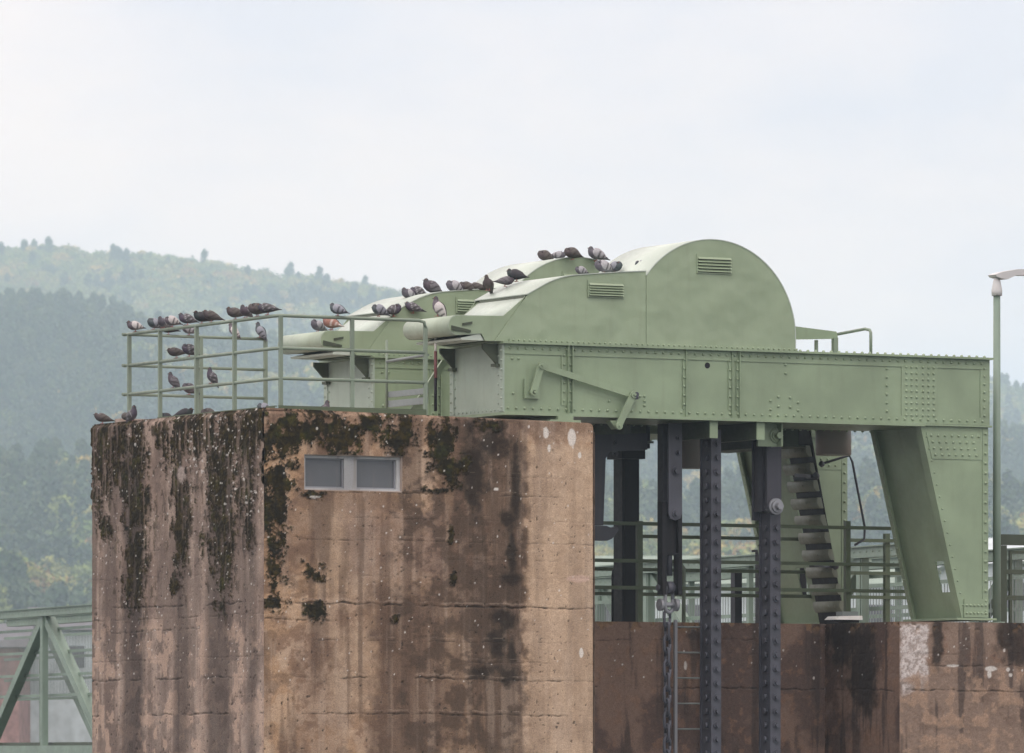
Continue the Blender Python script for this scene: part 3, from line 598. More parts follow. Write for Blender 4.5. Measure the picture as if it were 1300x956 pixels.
for k in range(15): ed.dome((rake(ztop - .15 - k * .17) + .045, GY0, ztop - .15 - k * .17), FY, .012, .01)
for y in (GY0 + .06,):
    for k in range(19): ed.dome((GX1 - .055, GY0 - .012, ztop - .09 - k * .14), FY, .019, .016)
ed.box(GX1 - .10, GX1 - .005, GY0 - .012, GY0 - .001, zbot + .02, ztop - .03)
ed.prism([(rake(8.1) + .05, 8.1), (GX1 - .105, 8.1), (GX1 - .105, 7.72), (rake(7.72) + .05, 7.72)], GY0 - .01, GY0 - .001)
for r in range(4):
    for c in range(8):
        xx = rake(8.05 - r * .09) + .12 + c * .115
        if xx < GX1 - .14: ed.dome((xx, GY0 - .01, 8.05 - r * .09), FY, .017, .013)
ed.box(GX1 - .42, GX1 - .01, GY0 - .024, GY0 - .013, zbot + .01, zbot + .27)
for r in range(2):
    for c in range(6): ed.dome((GX1 - .38 + c * .065, GY0 - .024, zbot + .07 + r * .11), FY, .017, .014)
for k in range(17): ed.dome((rake(ztop - .2 - k * .15) - .02, LYB - .05, ztop - .2 - k * .15), FX, .012, .01)
ed.build('cover_plate', 'green', legm)
ft = MB().box(lx1 - .12, GX1 + .12, GY0 - .04, LYB + .05, zbot - .03, zbot); ft.build('foot_plate', 'green', legm)
# short cross beams under the girder
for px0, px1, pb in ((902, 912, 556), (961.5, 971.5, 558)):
    z = gz(px0, pb); o_ = MB().box(gx(px0) + .004, gx(px1) - .004, GY0 + .036, GY1 - .05, z + .004, GZ0 - .014).build('cross_rib', 'shade', gird); MB().box(gx(px0), gx(px1), GY0 + .015, GY0 + .035, z, GZ0 - .013).build('end_plate', 'green', o_)  # rib sides coloured dark to imitate shade; front plate keeps the green

# machine housing on the girder
hs = empty('winch_housing', (gx(610), GY0, GZ1), 'front green sheet metal hoist cover with tall round drum hood', 'machine cover', 'round topped hoist covers')
HY0, HY1 = GY0 - .01, GY1 - .02
def q(px, py, c=HY0): p = P(px, py, 1, c); return (p.x, p.z)
zb = GZ1 + .003
small = [(x_, z_) for x_, z_ in (q(668, 374.5), q(684, 365.5), q(697, 358.5), q(712, 353), q(724, 350.5), q(735, 349.3), q(780, 346.3), q(820, 344.5))]
shell = MB()
sp_ = [(q(700, 400)[0] - .42, zb), (small[0][0] - .02, small[0][1] - .06)] + small + [(small[-1][0], zb)]
body = [(q(643, 409)[0], q(643, 409)[1])]
side = [(q(628, 436)[0], zb), q(643, 411), q(671, 373)] + small[1:] + [(small[-1][0], zb)]
MB().prism(side, HY0, HY0 + .012).build('side_panel', 'hood', hs); MB().prism(side, HY1 - .012, HY1).build('side_panel', 'hood', hs)
def roof_strip(pts, y0, y1, t=.012, drop=0):
    m = MB(); n = len(pts); vs = []
    for (x_, z_) in pts: vs += [(x_, y0, z_), (x_, y1, z_)]
    nn = []
    for i in range(n):
        a_, b_ = pts[max(0, i - 1)], pts[min(n - 1, i + 1)]; dx, dz = b_[0] - a_[0], b_[1] - a_[1]; l = math.hypot(dx, dz); nn.append((dz / l, -dx / l))
    for (x_, z_), (nx, nz) in zip(pts, nn): vs += [(x_ + nx * t, y0, z_ + nz * t), (x_ + nx * t, y1, z_ + nz * t)]
    o = 2 * n; fs = []; sm = []
    for i in range(n - 1):
        fs += [(2 * i, 2 * i + 2, 2 * i + 3, 2 * i + 1), (o + 2 * i, o + 2 * i + 1, o + 2 * i + 3, o + 2 * i + 2)]; sm += [True, True]
        fs += [(2 * i, o + 2 * i, o + 2 * i + 2, 2 * i + 2), (2 * i + 1, 2 * i + 3, o + 2 * i + 3, o + 2 * i + 1)]; sm += [False, False]
    fs += [(0, 1, o + 1, o), (2 * n - 2, o + 2 * n - 2, o + 2 * n - 1, 2 * n - 1)]; sm += [False, False]
    return m.add(vs, fs, sm)
def dense(pts, k=6):
    out = []
    for i in range(len(pts) - 1):
        p0, p1, p2, p3 = pts[max(0, i - 1)], pts[i], pts[i + 1], pts[min(len(pts) - 1, i + 2)]
        for j in range(k):
            t = j / k; out.append(tuple(.5 * (2 * b + (c - a) * t + (2 * a - 5 * b + 4 * c - d) * t * t + (3 * b - a - 3 * c + d) * t ** 3) for a, b, c, d in zip(p0, p1, p2, p3)))
    return out + [pts[-1]]
roof_strip([(a, b + .013) for a, b in dense(small, 4)], HY0 - .012, HY1 + .012).build('roof', 'roof', hs)
# tall drum hood
cx, top = P(905, 304, 1, HY0).x, P(905, 304.5, 1, HY0).z; rX = gx(1008.5) - cx; sx = small[-1][0] + .004
cz = top - rX * .985
arc = []
for k in range(61):
    an = math.pi - .08 - (math.pi - .08) * k / 60
    arc.append((cx + rX * math.cos(an), cz + rX * .985 * math.sin(an)))
arc = [p for p in arc if p[0] > sx]
zl = cz + rX * .985 * math.sqrt(max(0, 1 - ((sx - cx) / rX) ** 2))
arc = [(sx, zl)] + arc + [(cx + rX, zb)]
MB().prism([(sx, zb)] + arc, HY0 - .008, HY0 + .006).build('drum_panel', 'hood', hs); MB().prism([(sx, zb)] + arc, HY1 - .006, HY1 + .008).build('drum_panel', 'hood', hs)
roof_strip([(cx + (a - cx) * 1.008, cz + (b - cz) * 1.008 if b > cz else b) for a, b in arc], HY0 - .016, HY1 + .016).build('drum_roof', 'roof', hs)
MB().box(sx - .012, sx - .002, HY0 + .02, HY1 - .02, small[-1][1] - .1, zl - .0).build('bulkhead', 'hood', hs)
ba = MB().box(gx(645), cx + rX + .03, HY0 - .03, HY0 - .0105, zb, zb + .035)
x = gx(650)
while x < cx + rX: ba.dome((x, HY0 - .03, zb + .02), FY, .013, .012); x += .085
ba.build('base_angle', 'hood', hs)
for (a, b, c, d) in ((747, 359, 790, 377), (885, 325.5, 927, 347)):
    (x0_, z1_), (x1_, z0_) = q(a, b), q(c, d); lv = MB().box(x0_ - .02, x1_ + .02, HY0 - .022, HY0 - .009, z0_ - .02, z1_ + .035)
    for k in range(5):
        zz = z1_ - (k + .5) * (z1_ - z0_) / 5
        lv.prism([(HY0 - .022, zz + .017), (HY0 - .022, zz - .014), (HY0 - .052, zz - .014)], x0_, x1_, axis='X')
    o = lv.build('louvre', 'hood', hs)
    dk = MB()
    for k in range(5):
        zz = z1_ - (k + .5) * (z1_ - z0_) / 5; dk.box(x0_, x1_, HY0 - .0225, HY0 - .0222, zz - .024, zz - .0145)
    dk.build('slot', 'black', o)
# chute, sill and the round nose in front
ch = [q(650, 388), q(640, 401.5), q(578, 401.5), (q(660, 430)[0] - .8, zb + .12), q(612, 424), (q(617, 436)[0], zb), (q(665, 436)[0], zb)]
nc = q(582, 412.5); nr_ = .125
def nose_arc(a0, a1, n=12): return [(nc[0] + nr_ * math.cos(rad(a0 + (a1 - a0) * k / n)), nc[1] + nr_ * math.sin(rad(a0 + (a1 - a0) * k / n))) for k in range(n + 1)]
cheek = [q(668, 376), q(640, 401)] + nose_arc(88, 262) + [q(612, 423), (q(617, 436)[0], zb), (q(656, 436)[0], zb), (q(652, 402)[0], q(652, 401)[1])]
for y_ in (HY0 + .025, HY1 - .14): MB().prism(cheek, y_, y_ + .012).build('cheek_plate', 'hood', hs)
roof_strip([(q(640, 401)[0] + .02, q(640, 401)[1] - .01)] + nose_arc(88, 262, 18) + [q(612, 423)], HY0 + .03, HY1 - .135).build('nose_cover', 'nose', hs)
roof_strip([q(639, 401.5), q(666.5, 378)], HY0 + .04, HY1 - .15).build('sill', 'roof', hs)
MB().prism([q(669, 374), q(667, 378.5), q(669, 379), q(672, 374)], HY0 + .04, HY1 - .15).build('recess_plate', 'shade', hs)
st_ = MB().prism([q(600, 408), q(588, 410), q(588, 413), q(600, 411)], HY0 + .005, HY0 + .024); st_.prism([q(574, 413), q(598, 419), q(598, 422), q(574, 419)], HY0 + .003, HY0 + .024); st_.build('latch', 'shade', hs)
MB().prism([q(611, 423.5), (q(616, 430)[0], zb + .002), (q(588, 430)[0], zb + .002), (q(587, 430)[0], zb + .03)], HY0 + .04, HY1 - .15).build('drip_shelf', 'roof', hs)
# small rim at the roof's front edge
MB().box(GX0 - .13, gx(626), HY0 - .01, HY1 - .05, GZ1 + .0005, zb + .0).build('bed_plate', 'nose', hs)

# copies behind
g2 = copy_tree(gird); g2.location.y += TW; tag(g2, 'rear green riveted girder half hidden behind the front one and its raking leg', 'girder')
h2 = copy_tree(hs); h2.location.y += TW; tag(h2, 'rear hoist cover behind, its rounded nose pointing left over the platform', 'machine cover')

# linkage on the front girder
lk = empty('lever_linkage', P(677, 495, 1, GY0), 'long green tie rod between two short levers on the front girder side', 'linkage')
y1 = GY0 - .13
p1, p2, p3, p4 = P(677, 498, 1, y1), P(687, 464, 1, y1), P(804, 501, 1, y1), P(785, 541, 1, y1)
b = MB().box(gx(664), gx(683), GY0 - .05, GY0 - .013, gz(670, 506), gz(670, 481)); b.cyl((p1.x, GY0 - .05, p1.z), (p1.x, y1 - .04, p1.z), .03); b.build('mounting_plate', 'green', lk)
for a_, c_, w_ in ((p1, p2, .095), (p3, p4, .095)):
    m = MB().bar(a_, c_, .035, w_, (1, 0, .3)); m.cyl(a_ + Vector((0, .02, 0)), a_ + Vector((0, -.04, 0)), .05); m.cyl(c_ + Vector((0, .02, 0)), c_ + Vector((0, -.04, 0)), .05)
    m.bolt(a_ + Vector((0, -.03, 0)), FY, .02, .03); m.bolt(c_ + Vector((0, -.03, 0)), FY, .02, .03); m.build('lever', 'green', lk)
MB().bar(p2 + Vector((0, .04, 0)), p3 + Vector((0, .04, 0)), .03, .085).build('tie_rod', 'green', lk)
m = MB().cyl((p3.x + .03, GY0, p3.z), (p3.x + .03, y1 - .05, p3.z), .035); m.box(p3.x, p3.x + .1, GY0 - .1, GY0 - .01, p3.z - .06, p3.z); m.build('pivot_pin', 'iron', lk)
m = MB().prism([q(773, 534), q(790, 534), q(786, 544), q(781, 545)], GY0 - .04, GY0 + .1); m.build('bracket', 'green', lk)

# walkway bits right of the tall hood
s = empty('maintenance_step', P(1010, 444, 1, .9), 'small green bracket and bent handrail right of the tall round hood', 'step')
m = MB().prism([q(1004, 413.5, .9), q(1062, 421, .9), q(1064, 430, .9), q(1004, 431, .9)], .9, .95); m.build('bracket_plate', 'green', s)
m = MB(); c1, c2 = q(1040, 445, .9), q(1061, 445, .9); m.box(c1[0] - .02, c1[0] + .02, .96, 1.0, GZ1, c1[1] + .15); m.box(c2[0] - .035, c2[0] + .035, .89, .96, GZ1, c2[1] + .18); m.build('post', 'rail', s)
c = q(1104, 446, .5); zt = q(1104, 417, .5)[1]
m = MB().tube([(c[0] - .05, 1.3, zt - .04), (c[0], .62, zt), (c[0] + .02, .53, zt - .02), (c[0] + .02, .5, zt - .06), (c[0] + .02, .5, GZ1)], .022); m.build('handrail', 'rail', s)

# ------------------------------------------------------------------ cross structure between the girders
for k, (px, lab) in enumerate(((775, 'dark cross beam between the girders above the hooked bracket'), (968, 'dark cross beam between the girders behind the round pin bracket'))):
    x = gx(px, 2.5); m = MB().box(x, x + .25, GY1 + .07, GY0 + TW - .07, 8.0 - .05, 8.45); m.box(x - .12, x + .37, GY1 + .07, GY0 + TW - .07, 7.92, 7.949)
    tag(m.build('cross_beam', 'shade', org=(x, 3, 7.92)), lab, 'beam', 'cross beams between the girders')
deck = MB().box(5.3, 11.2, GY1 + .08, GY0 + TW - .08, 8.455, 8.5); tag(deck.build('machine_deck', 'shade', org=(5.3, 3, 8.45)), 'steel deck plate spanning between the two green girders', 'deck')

# ------------------------------------------------------------------ hanging gear in the gate slot
def yb(px, py, y): return P(px, py, 1, y)
hk = empty('hooked_bracket', yb(765, 560, 1.2), 'slate grey bracket ending in an upturned hook beside the pier edge', 'bracket')
Yh = 1.2
def hp(lst, y0, y1, name, mat='hook', par=hk): m = MB().prism([(yb(a, b, y0).x, yb(a, b, y0).z) for a, b in lst], y0, y1); return m.build(name, mat, par)
hp([(752, 552), (822, 550), (822, 571), (775, 573), (769, 582), (766, 667), (757, 667), (752, 667)], Yh, Yh + .1, 'arm')
hp([(752, 667.5), (770, 667.5), (776, 670), (784, 668.5), (785, 674), (777, 684), (771, 686.5), (752, 686)], Yh - .003, Yh + .103, 'hook')
for px, py in ((781, 576), (782, 562)): MB().bolt(yb(px, py, Yh), FY, .03, .05).build('bolt', 'hook', hk)

col = empty('guide_column', yb(795, 783, 3.0), 'black steel guide column with a capped head left of the chain', 'column')
c0, c1_ = yb(790, 783, 3.0), yb(811.5, 583, 3.0); 
m = MB().box(c0.x + .06, c1_.x, 3.0, 3.05, WT - .005, c1_.z); m.box(c0.x, c0.x + .03, 3.0, 3.25, WT - .005, c1_.z); m.box(c1_.x - .03, c1_.x - .001, 3.051, 3.25, WT, c1_.z); m.box(c0.x + .031, c0.x + .059, 2.99, 3.03, WT, c1_.z); m.build('shaft', 'black', col)
m = MB().box(c0.x - .05, c1_.x + .06, 2.93, 3.35, c1_.z + .001, c1_.z + .15); m.box(c0.x - .0, c1_.x + .12, 2.9, 3.4, c1_.z + .151, c1_.z + .5); m.build('cap', 'black', col)

def chainbar(name, label, px0, px1, Y, dep, ztop_, pys, mat='iron', br=.038):
    r_ = empty(name, (yb(px0, 540, Y).x, Y, 1.0), label, 'lifting bar')
    x0, x1 = yb(px0, 700, Y).x, yb(px1, 700, Y).x
    m = MB().box(x0, x1, Y, Y + .03, .6, ztop_); m.build('front_plate', mat, r_)
    m = MB().box(x0 + .015, x1 - .015, Y + .031, Y + dep - .03, .6, ztop_ - .01); m.box(x0 - .003, x1 + .003, Y + dep - .029, Y + dep, .6, ztop_); m.build('plate_pack', mat, r_)
    zs = [yb(px0, py, Y).z for py in pys]
    step = zs[-2] - zs[-1]; z = zs[-1] - step
    while z > .7: zs.append(z); z -= step
    for z in zs: m = MB(); m.bolt(((x0 + x1) / 2 + .012, Y, z), FY, br, .055, True); m.build('bolt', mat, r_); m = MB(); m.cyl((x0 + .01, Y + dep * .45, z), (x0 - .03, Y + dep * .45, z), .045, 10); m.build('rivet_head', mat, r_)
    return r_, x0, x1
steps = [563 + 17.9 * k for k in range(18)]
barB, _, _ = chainbar('lifting_bar', 'long grey lifting bar studded with bolts, hanging in the middle of the slot', 903, 915.5, .85, .31, yb(903, 545, .85).z, steps)
barC, cx0, cx1 = chainbar('lifting_bar', 'grey bolted lifting bar hanging below the round pin, right of the slot', 978, 991, .85, .31, yb(978, 650, .85).z, [670 + 17.9 * k for k in range(12)])
m = MB().prism([(yb(974, 0, .78).x, yb(975, 646, .78).z), (yb(992, 0, .78).x, yb(992, 646, .78).z), (yb(992, 0, .78).x, yb(992, 566, .78).z), (yb(974, 0, .78).x, yb(975, 566, .78).z)], .78, .84); m.box(yb(974, 0, .78).x + .01, yb(992, 0, .78).x - .01, .93, 1.16, yb(978, 649, .85).z, yb(975, 560, .78).z); m.box(yb(974, 0, .78).x - .003, yb(992, 0, .78).x, 1.161, 1.2, yb(978, 660, .85).z, yb(975, 556, .78).z)
m.build('hanger_plate', paint('slate_plate', (.04, .041, .052), .45, .2, spec=.25), barC)
pn = yb(984.5, 643, .77); m = MB().cyl((pn.x, .775, pn.z), (pn.x, .74, pn.z), .115, 24); m.cyl((pn.x, .739, pn.z), (pn.x, .70, pn.z), .085, 24); m.tube([(pn.x, .70, pn.z), (pn.x, .62, pn.z)], .05, 6); m.cyl((pn.x, .85, pn.z), (pn.x, 1.3, pn.z), .08, 16); m.build('pin', 'iron2', barC)
m = MB().box(gx(975), gx(999), .62, .66, yb(980, 567, .62).z, GZ0 - .014); m.box(gx(999) + .001, gx(1001), .50, 1.3, yb(980, 567, .62).z, GZ0 - .015)
pb_ = m.build('pin_bracket', 'green', barC)
pn = yb(985, 553, .61); m = MB().cyl((pn.x, .619, pn.z), (pn.x, .59, pn.z), .10, 24); m.cyl((pn.x, .589, pn.z), (pn.x, .565, pn.z), .075, 24); m.tube([(pn.x, .565, pn.z), (pn.x, .49, pn.z)], .05, 6); m.build('pin', 'green', pb_)

# link bar with fork and chain
barA = empty('lifting_link', (yb(857, 540, .9).x, .9, 7), 'grey link plate with black fork that carries the heavy chain', 'lifting link')
Y = .80
lp = [(849, 537), (866, 537), (866, 652), (864, 658), (857.5, 661), (851, 658), (849, 652)]
hp(lp, Y, Y + .035, 'link_plate', 'iron', barA); 
m = MB().box(yb(842, 0, 1.0).x, yb(860, 0, 1.0).x, 1.0, 1.16, yb(850, 650, 1).z, 8.15); m.build('back_plate', 'hook', barA)
for py, r_ in ((556, .03), (575, .03), (598, .045), (652, .042)): MB().bolt(yb(858 if py > 590 else 861, py, Y), FY, r_, .06).build('bolt', 'iron', barA)
x0, x1 = yb(841, 0, .84).x, yb(866, 0, .84).x; zt, zl_ = yb(850, 637, .84).z, yb(850, 755, .84).z
m = MB().box(x0, x0 + .07, .84, .98, zl_, zt); m.box(x1 - .06, x1, .84, .98, zl_, zt); m.box(x0 + .071, x1 - .061, .90, .93, yb(850, 705, .84).z, zt); m.box(x0 + .071, x1 - .061, .85, .885, yb(850, 702, .84).z - .02, yb(850, 702, .84).z); m.build('fork', 'black', barA)
xc = (x0 + x1) / 2 + .01; m = MB().cyl((xc, .95, yb(850, 668, .9).z), (xc, .95, yb(850, 731, .9).z), .05, 14); m.cyl((x0 - .02, .95, zl_ + .10), (x1 + .02, .95, zl_ + .10), .045, 12); m.cyl((xc - .05, .95, zl_ + .1), (xc + .05, .95, zl_ + .1), .09, 16); m.build('spindle', 'iron', barA)
# shackle + chain
chn = empty('hoist_chain', (xc, .95, 5), 'heavy grey link chain hanging from the black fork', 'chain')
def ring(c, w, h, r, turn, n=20):
    c = Vector(c); pts = []
    for k in range(n + 1):
        a = 2 * math.pi * k / n; x_ = math.cos(a) * w; z_ = math.sin(a) * w + (h if math.sin(a) > 0.01 else -h if math.sin(a) < -.01 else 0)
        pts.append(c + Vector((x_ * math.cos(turn), x_ * math.sin(turn), z_)))
    return MB().tube(pts, r, 8)
zc = zl_ + .0
m = ring((xc, .95, zc - .06), .085, .10, .027, rad(20)); m.cyl((xc - .17, .95, zc - .14), (xc + .12, .95, zc - .14), .035, 12); m.cyl((xc - .16, .95, zc - .14), (xc - .11, .95, zc - .14), .085, 14); m.cyl((xc + .08, .95, zc - .14), (xc + .13, .95, zc - .14), .09, 14)
m.build('shackle', 'iron2', chn)
z = zc - .33; k = 0
while z > .7: ring((xc - .03 - .0 * k, .95, z), .052, .065, .021, rad(10 if k % 2 == 0 else 88)).build('link', 'iron', chn); z -= .178; k += 1

# pots under the machine deck
for (pa, pb2, pt, pbm, Yc, lab) in ((862, 893, 545, 594, 2.7, 'dull bronze cylinder hanging under the deck between the link and the bolted bar'), (1034, 1082, 540, 577, 2.7, 'shiny bronze cylinder hanging under the girder beside the slanting chain')):
    c = yb((pa + pb2) / 2, pbm, Yc); r_ = (pb2 - pa) / 2 / 92; m = MB().cyl((c.x, Yc, c.z), (c.x, Yc, 8.454), r_, 40); m.cyl((c.x, Yc, c.z - .012), (c.x, Yc, c.z - .001), r_ * .97, 40)
    tag(m.build('hanging_cylinder', 'steel', org=(c.x, Yc, c.z)), lab, 'cylinder', 'bronze cylinders under the hoist')
# thin lever beside the right-hand cylinder
m = MB().tube([P(1040, 590, 1, 3.2), P(1078, 578, 1, 3.2), P(1082, 586, 1, 3.2), P(1098, 670, 1, 3.2), P(1097, 685, 1, 3.2), P(1085, 692, 1, 3.2)], .018); m.dome(P(1043, 589, 1, 3.15), FY, .05, .04)
tag(m.build('bent_rod', 'iron', org=P(1078, 580, 1, 3.2)), 'thin bent rod sloping down from the shiny bronze cylinder', 'rod')

# slanting plate chain lying on the rear leg
sc = empty('plate_chain', (gx(1010, 4.5), 4.6, 6.5), 'broad slanting chain of curved plates running down the rear leg', 'plate chain')
ya, yb2 = 3.28, 4.02
def rk4(z): return rake(z) - .14
n = 10; zt, z_b = 8.02, zbot + .05; dz = (zt - z_b) / n
for k in range(n):
    z1_, z0_ = zt - k * dz, zt - (k + 1) * dz + .09; m = MB(); pts = []
    for j in range(7): t = j / 6; zz = z1_ + (z0_ - z1_) * t; pts.append((rk4(zz) - .03 * math.sin(t * math.pi) - .02, zz))
    pts += [(rk4(z0_) + .04, z0_), (rk4(z1_) + .04, z1_)]
    m.prism(pts, ya, yb2, True); 
    for yy in (ya + .12, ya + .3): m.dome((rk4((z0_ + z1_) / 2) - .05, yy, (z0_ + z1_) / 2), FX, .016, .012)
    m.build('link_plate', paint('chain_plate', (.20, .22, .165), .5, .35, dirtcol=(.06, .05, .045)) if k == 0 else bpy.data.materials['chain_plate'], sc)
m = MB().prism([(rk4(zt) + .015, zt + .4), (rk4(zt) + .04, zt + .4), (rk4(z_b) + .04, WT + .01), (rk4(z_b) + .015, WT + .01)], ya + .04, yb2 - .02); m.build('backing_strap', 'black', sc)
m = MB()
for zz in (zt - .45, zt - 1.75): m.cyl((rk4(zz) - .06, ya - .14, zz), (rk4(zz) - .06, ya + .1, zz), .03); m.dome((rk4(zz) - .06, ya - .14, zz), FY, .06, .05); m.bar((rk4(zz) - .1, ya - .1, zz), (rk4(zz) - .1, ya + .35, zz + .03), .04, .05)
m.build('clamp', 'iron', sc)

# ladder on the dark wall
ld = empty('ladder', P(857, 860, 1, wallY1 - .12), 'thin grey rung ladder on the dark wall behind the chain', 'ladder'); yl = wallY1 - .12
xa, xb = P(857.5, 800, 1, yl).x, P(893, 800, 1, yl).x
for x_ in (xa, xb): MB().box(x_ - .022, x_ + .022, yl - .02, yl + .02, .8, P(857, 787, 1, yl).z if x_ == xa else WT - .05).build('stile', 'iron2', ld)
z = P(870, 796, 1, yl).z
while z > .9: MB().cyl((xa, yl, z), (xb, yl, z), .012, 8).build('rung', 'galv', ld); z -= .362
# wall light
fl = empty('wall_floodlight', P(1070, 788, 1, 2.3), 'flat white floodlight standing on the dark wall edge under the chain', 'floodlight')
a_ = P(1058, 784, 1, 1.95); b_ = P(1093, 784, 1, 1.95); zt = a_.z
m = MB().prism([(a_.x, zt - .03), (b_.x, zt - .03), (b_.x - .01, zt + .03), (a_.x + .06, zt + .02)], 1.9, 2.2); m.build('housing', 'white', fl)
m = MB().box(a_.x + .17, b_.x - .03, 1.98, 2.15, zt + .031, zt + .09); m.build('gear_box', 'galv', fl); MB().box(a_.x + .06, b_.x - .04, 1.93, 2.17, zt - .07, zt - .031).build('lens', 'black', fl)

# ------------------------------------------------------------------ railings
def railing_run(mb_rail, pts, zs, r=.024):
    for z in zs: mb_rail.tube([Vector((p[0], p[1], z)) for p in pts], r, 10)
RX, RYF, RYB = .274, .12, 4.806; Z1, Z2, Z3 = 9.405, 8.97, 8.565
rl = empty('platform_railing', (RX, RYF, 8.15), 'pale green three rail tube railing around the pier platform', 'railing')
xr = 2.514
for z in (Z1, Z2, Z3):
    m = MB(); m.tube([(RX, RYB + .06, z), (RX, RYF + .12, z), (RX + .04, RYF + .03, z), (RX + .12, RYF, z), (xr - (.1 if z == Z1 else 0), RYF, z)] + ([(xr - .02, RYF, z - .02), (xr, RYF, z - .1)] if z == Z1 else []), .024, 10)
    m.tube([(RX - .06, RYB, z + .002), (P(337, 430, 1, RYB).x, RYB, z + .002)], .022, 10); m.build('rail', 'rail', rl)
zf = 8.10
for x_, y_, t in [(RX + .0, 4.70, 0), (RX, 3.72, 0), (RX, 2.58, 0), (RX, 1.42, 0), (RX + .05, RYF + .02, 0), (P(447, 0, 1, RYF).x, RYF, 0), (xr, RYF, 1), (P(255, 0, 1, RYB).x, RYB, 0), (P(337, 0, 1, RYB).x, RYB, 0)]:
    MB().box(x_ - .026, x_ + .026, y_ - .02, y_ + .02, zf, (Z1 if not t else Z1 - .09)).build('post', 'rail', rl)
m = MB().box(RX - .03, RX - .022, RYF + .05, 3.75, 8.13, 8.185); m.box(RX, xr, RYF - .03, RYF - .022, 8.11, 8.185); m.box(RX - .03, RX + .01, RYF + .05, 3.75, 8.187, 8.2); m.box(RX, xr, RYF - .03, RYF + .01, 8.187, 8.2); m.build('kick_plate', 'walk', rl)
# inner stair rail and steps between the girders
sr = empty('stair_rail', P(491, 515, 1, 2.4), 'thin light green rail with grey treads between platform and hoist', 'rail')
a_, b_ = P(491, 459, 1, 2.4), P(491, 520, 1, 2.4); MB().tube([(a_.x, 2.4, b_.z), (a_.x, 2.4, a_.z + .3)], .018).build('post', 'rail', sr)
MB().tube([P(491, 459, 1, 2.4), Vector((a_.x, 1.2, a_.z + .03))], .02).build('handrail', 'galv', sr)
for py, t in ((501, .04), (513, .045)):
    p_ = P(492, py, 1, 2.4); MB().box(p_.x, p_.x + .05, 1.3, 2.4, p_.z - t, p_.z + t).build('tread', 'galv', sr)
rp = empty('warning_pole', P(553, 520, 1, 1.2), 'slim red and white painted pole under the front nose', 'pole')
for y0_, y1_, mt in ((428, 446, 'white'), (446, 480, 'red'), (480, 522, 'black')):
    a_, b_ = P(553, y0_, 1, 1.2), P(553, y1_, 1, 1.2); MB().cyl((a_.x, 1.2, b_.z + .001), (a_.x, 1.2, a_.z), .022 if mt != 'white' else .017).build('band', mt, rp)
# sloping strut behind the pole
m = MB().prism([(GX0 - .75, 8.12), (GX0 - .55, 8.12), (GX0 - .02, 9.0), (GX0 - .12, 9.0)], 1.9, 1.94); tag(m.build('raking_plate', 'green', org=(GX0 - .6, 1.92, 8.12)), 'sloping green plate behind the red and white pole', 'plate')

# walkway railing along the weir
wk = empty('walkway_railing', P(815, 783, 1, 2.5), 'dark green two sided walkway railing behind the hanging bars', 'railing')
for Yr, pyl, dx in ((2.5, (664, 711, 745), 0), (4.3, (680, 722, 753), 0)):
    for py in pyl:
        a_ = P(900, py + 2.5, 1, Yr); x0 = P(748, 700, 1, Yr).x; x1 = P(1160, 700, 1, Yr).x
        MB().box(x0, x1, Yr - .02, Yr + .02, a_.z - .025, a_.z + .025).build('rail', 'walk', wk)
    for px in ((814, 1078) if Yr < 3 else (800, 1128)):
        p_ = P(px, 785, 1, Yr); MB().box(p_.x - .04, p_.x + .04, Yr + .021, Yr + .09, WT - .01, P(px, pyl[0], 1, Yr).z + .03).build('post', 'walk', wk)
lp2 = empty('looped_handrail', P(790, 783, 1, 3.6), 'two dark bent tube handrails beside the guide column', 'handrail')
for pa, pb2, pt, Yq, mt in ((778, 806, 722, 3.7, 'black'), (862, 868, 716, 3.7, 'walk')):
    a_, b_ = P(pa, pt, 1, Yq), P(pb2, pt, 1, Yq)
    if pa < 800: MB().tube([(b_.x, Yq, a_.z), (a_.x + .05, Yq, a_.z), (a_.x + .01, Yq, a_.z - .03), (a_.x, Yq, a_.z - .1), (a_.x, Yq, WT)], .022).build('tube', mt, lp2)
    else: MB().tube([(a_.x - .15, Yq, a_.z), (b_.x - .05, Yq, a_.z), (b_.x, Yq, a_.z - .06), (b_.x, Yq, WT)], .03).build('tube', 'rail', lp2)
bx = MB().box(P(985, 0, 1, 5.8).x, P(1024, 0, 1, 5.8).x, 5.8, 6.4, WT, P(1000, 700, 1, 5.8).z); bx.box(P(985, 0, 1, 5.8).x - .04, P(1024, 0, 1, 5.8).x + .04, 5.76, 6.44, P(1000, 700, 1, 5.8).z + .001, P(1000, 697, 1, 5.8).z)
tag(bx.build('control_cabinet', 'black', org=(P(1000, 0, 1, 5.8).x, 6, WT)), 'dark cabinet standing behind the walkway rail by the rear leg', 'cabinet')
m = MB().box(P(933, 0, 1, 5.2).x, P(942, 0, 1, 5.2).x, 5.2, 5.32, WT, P(940, 724, 1, 5.2).z); m.box(P(931, 0, 1, 5.2).x, P(944, 0, 1, 5.2).x, 5.17, 5.35, WT, WT + .03)
tag(m.build('steel_post', 'hook', org=(P(937, 0, 1, 5.2).x, 5.2, WT)), 'short slate grey post between the two bolted bars', 'post')

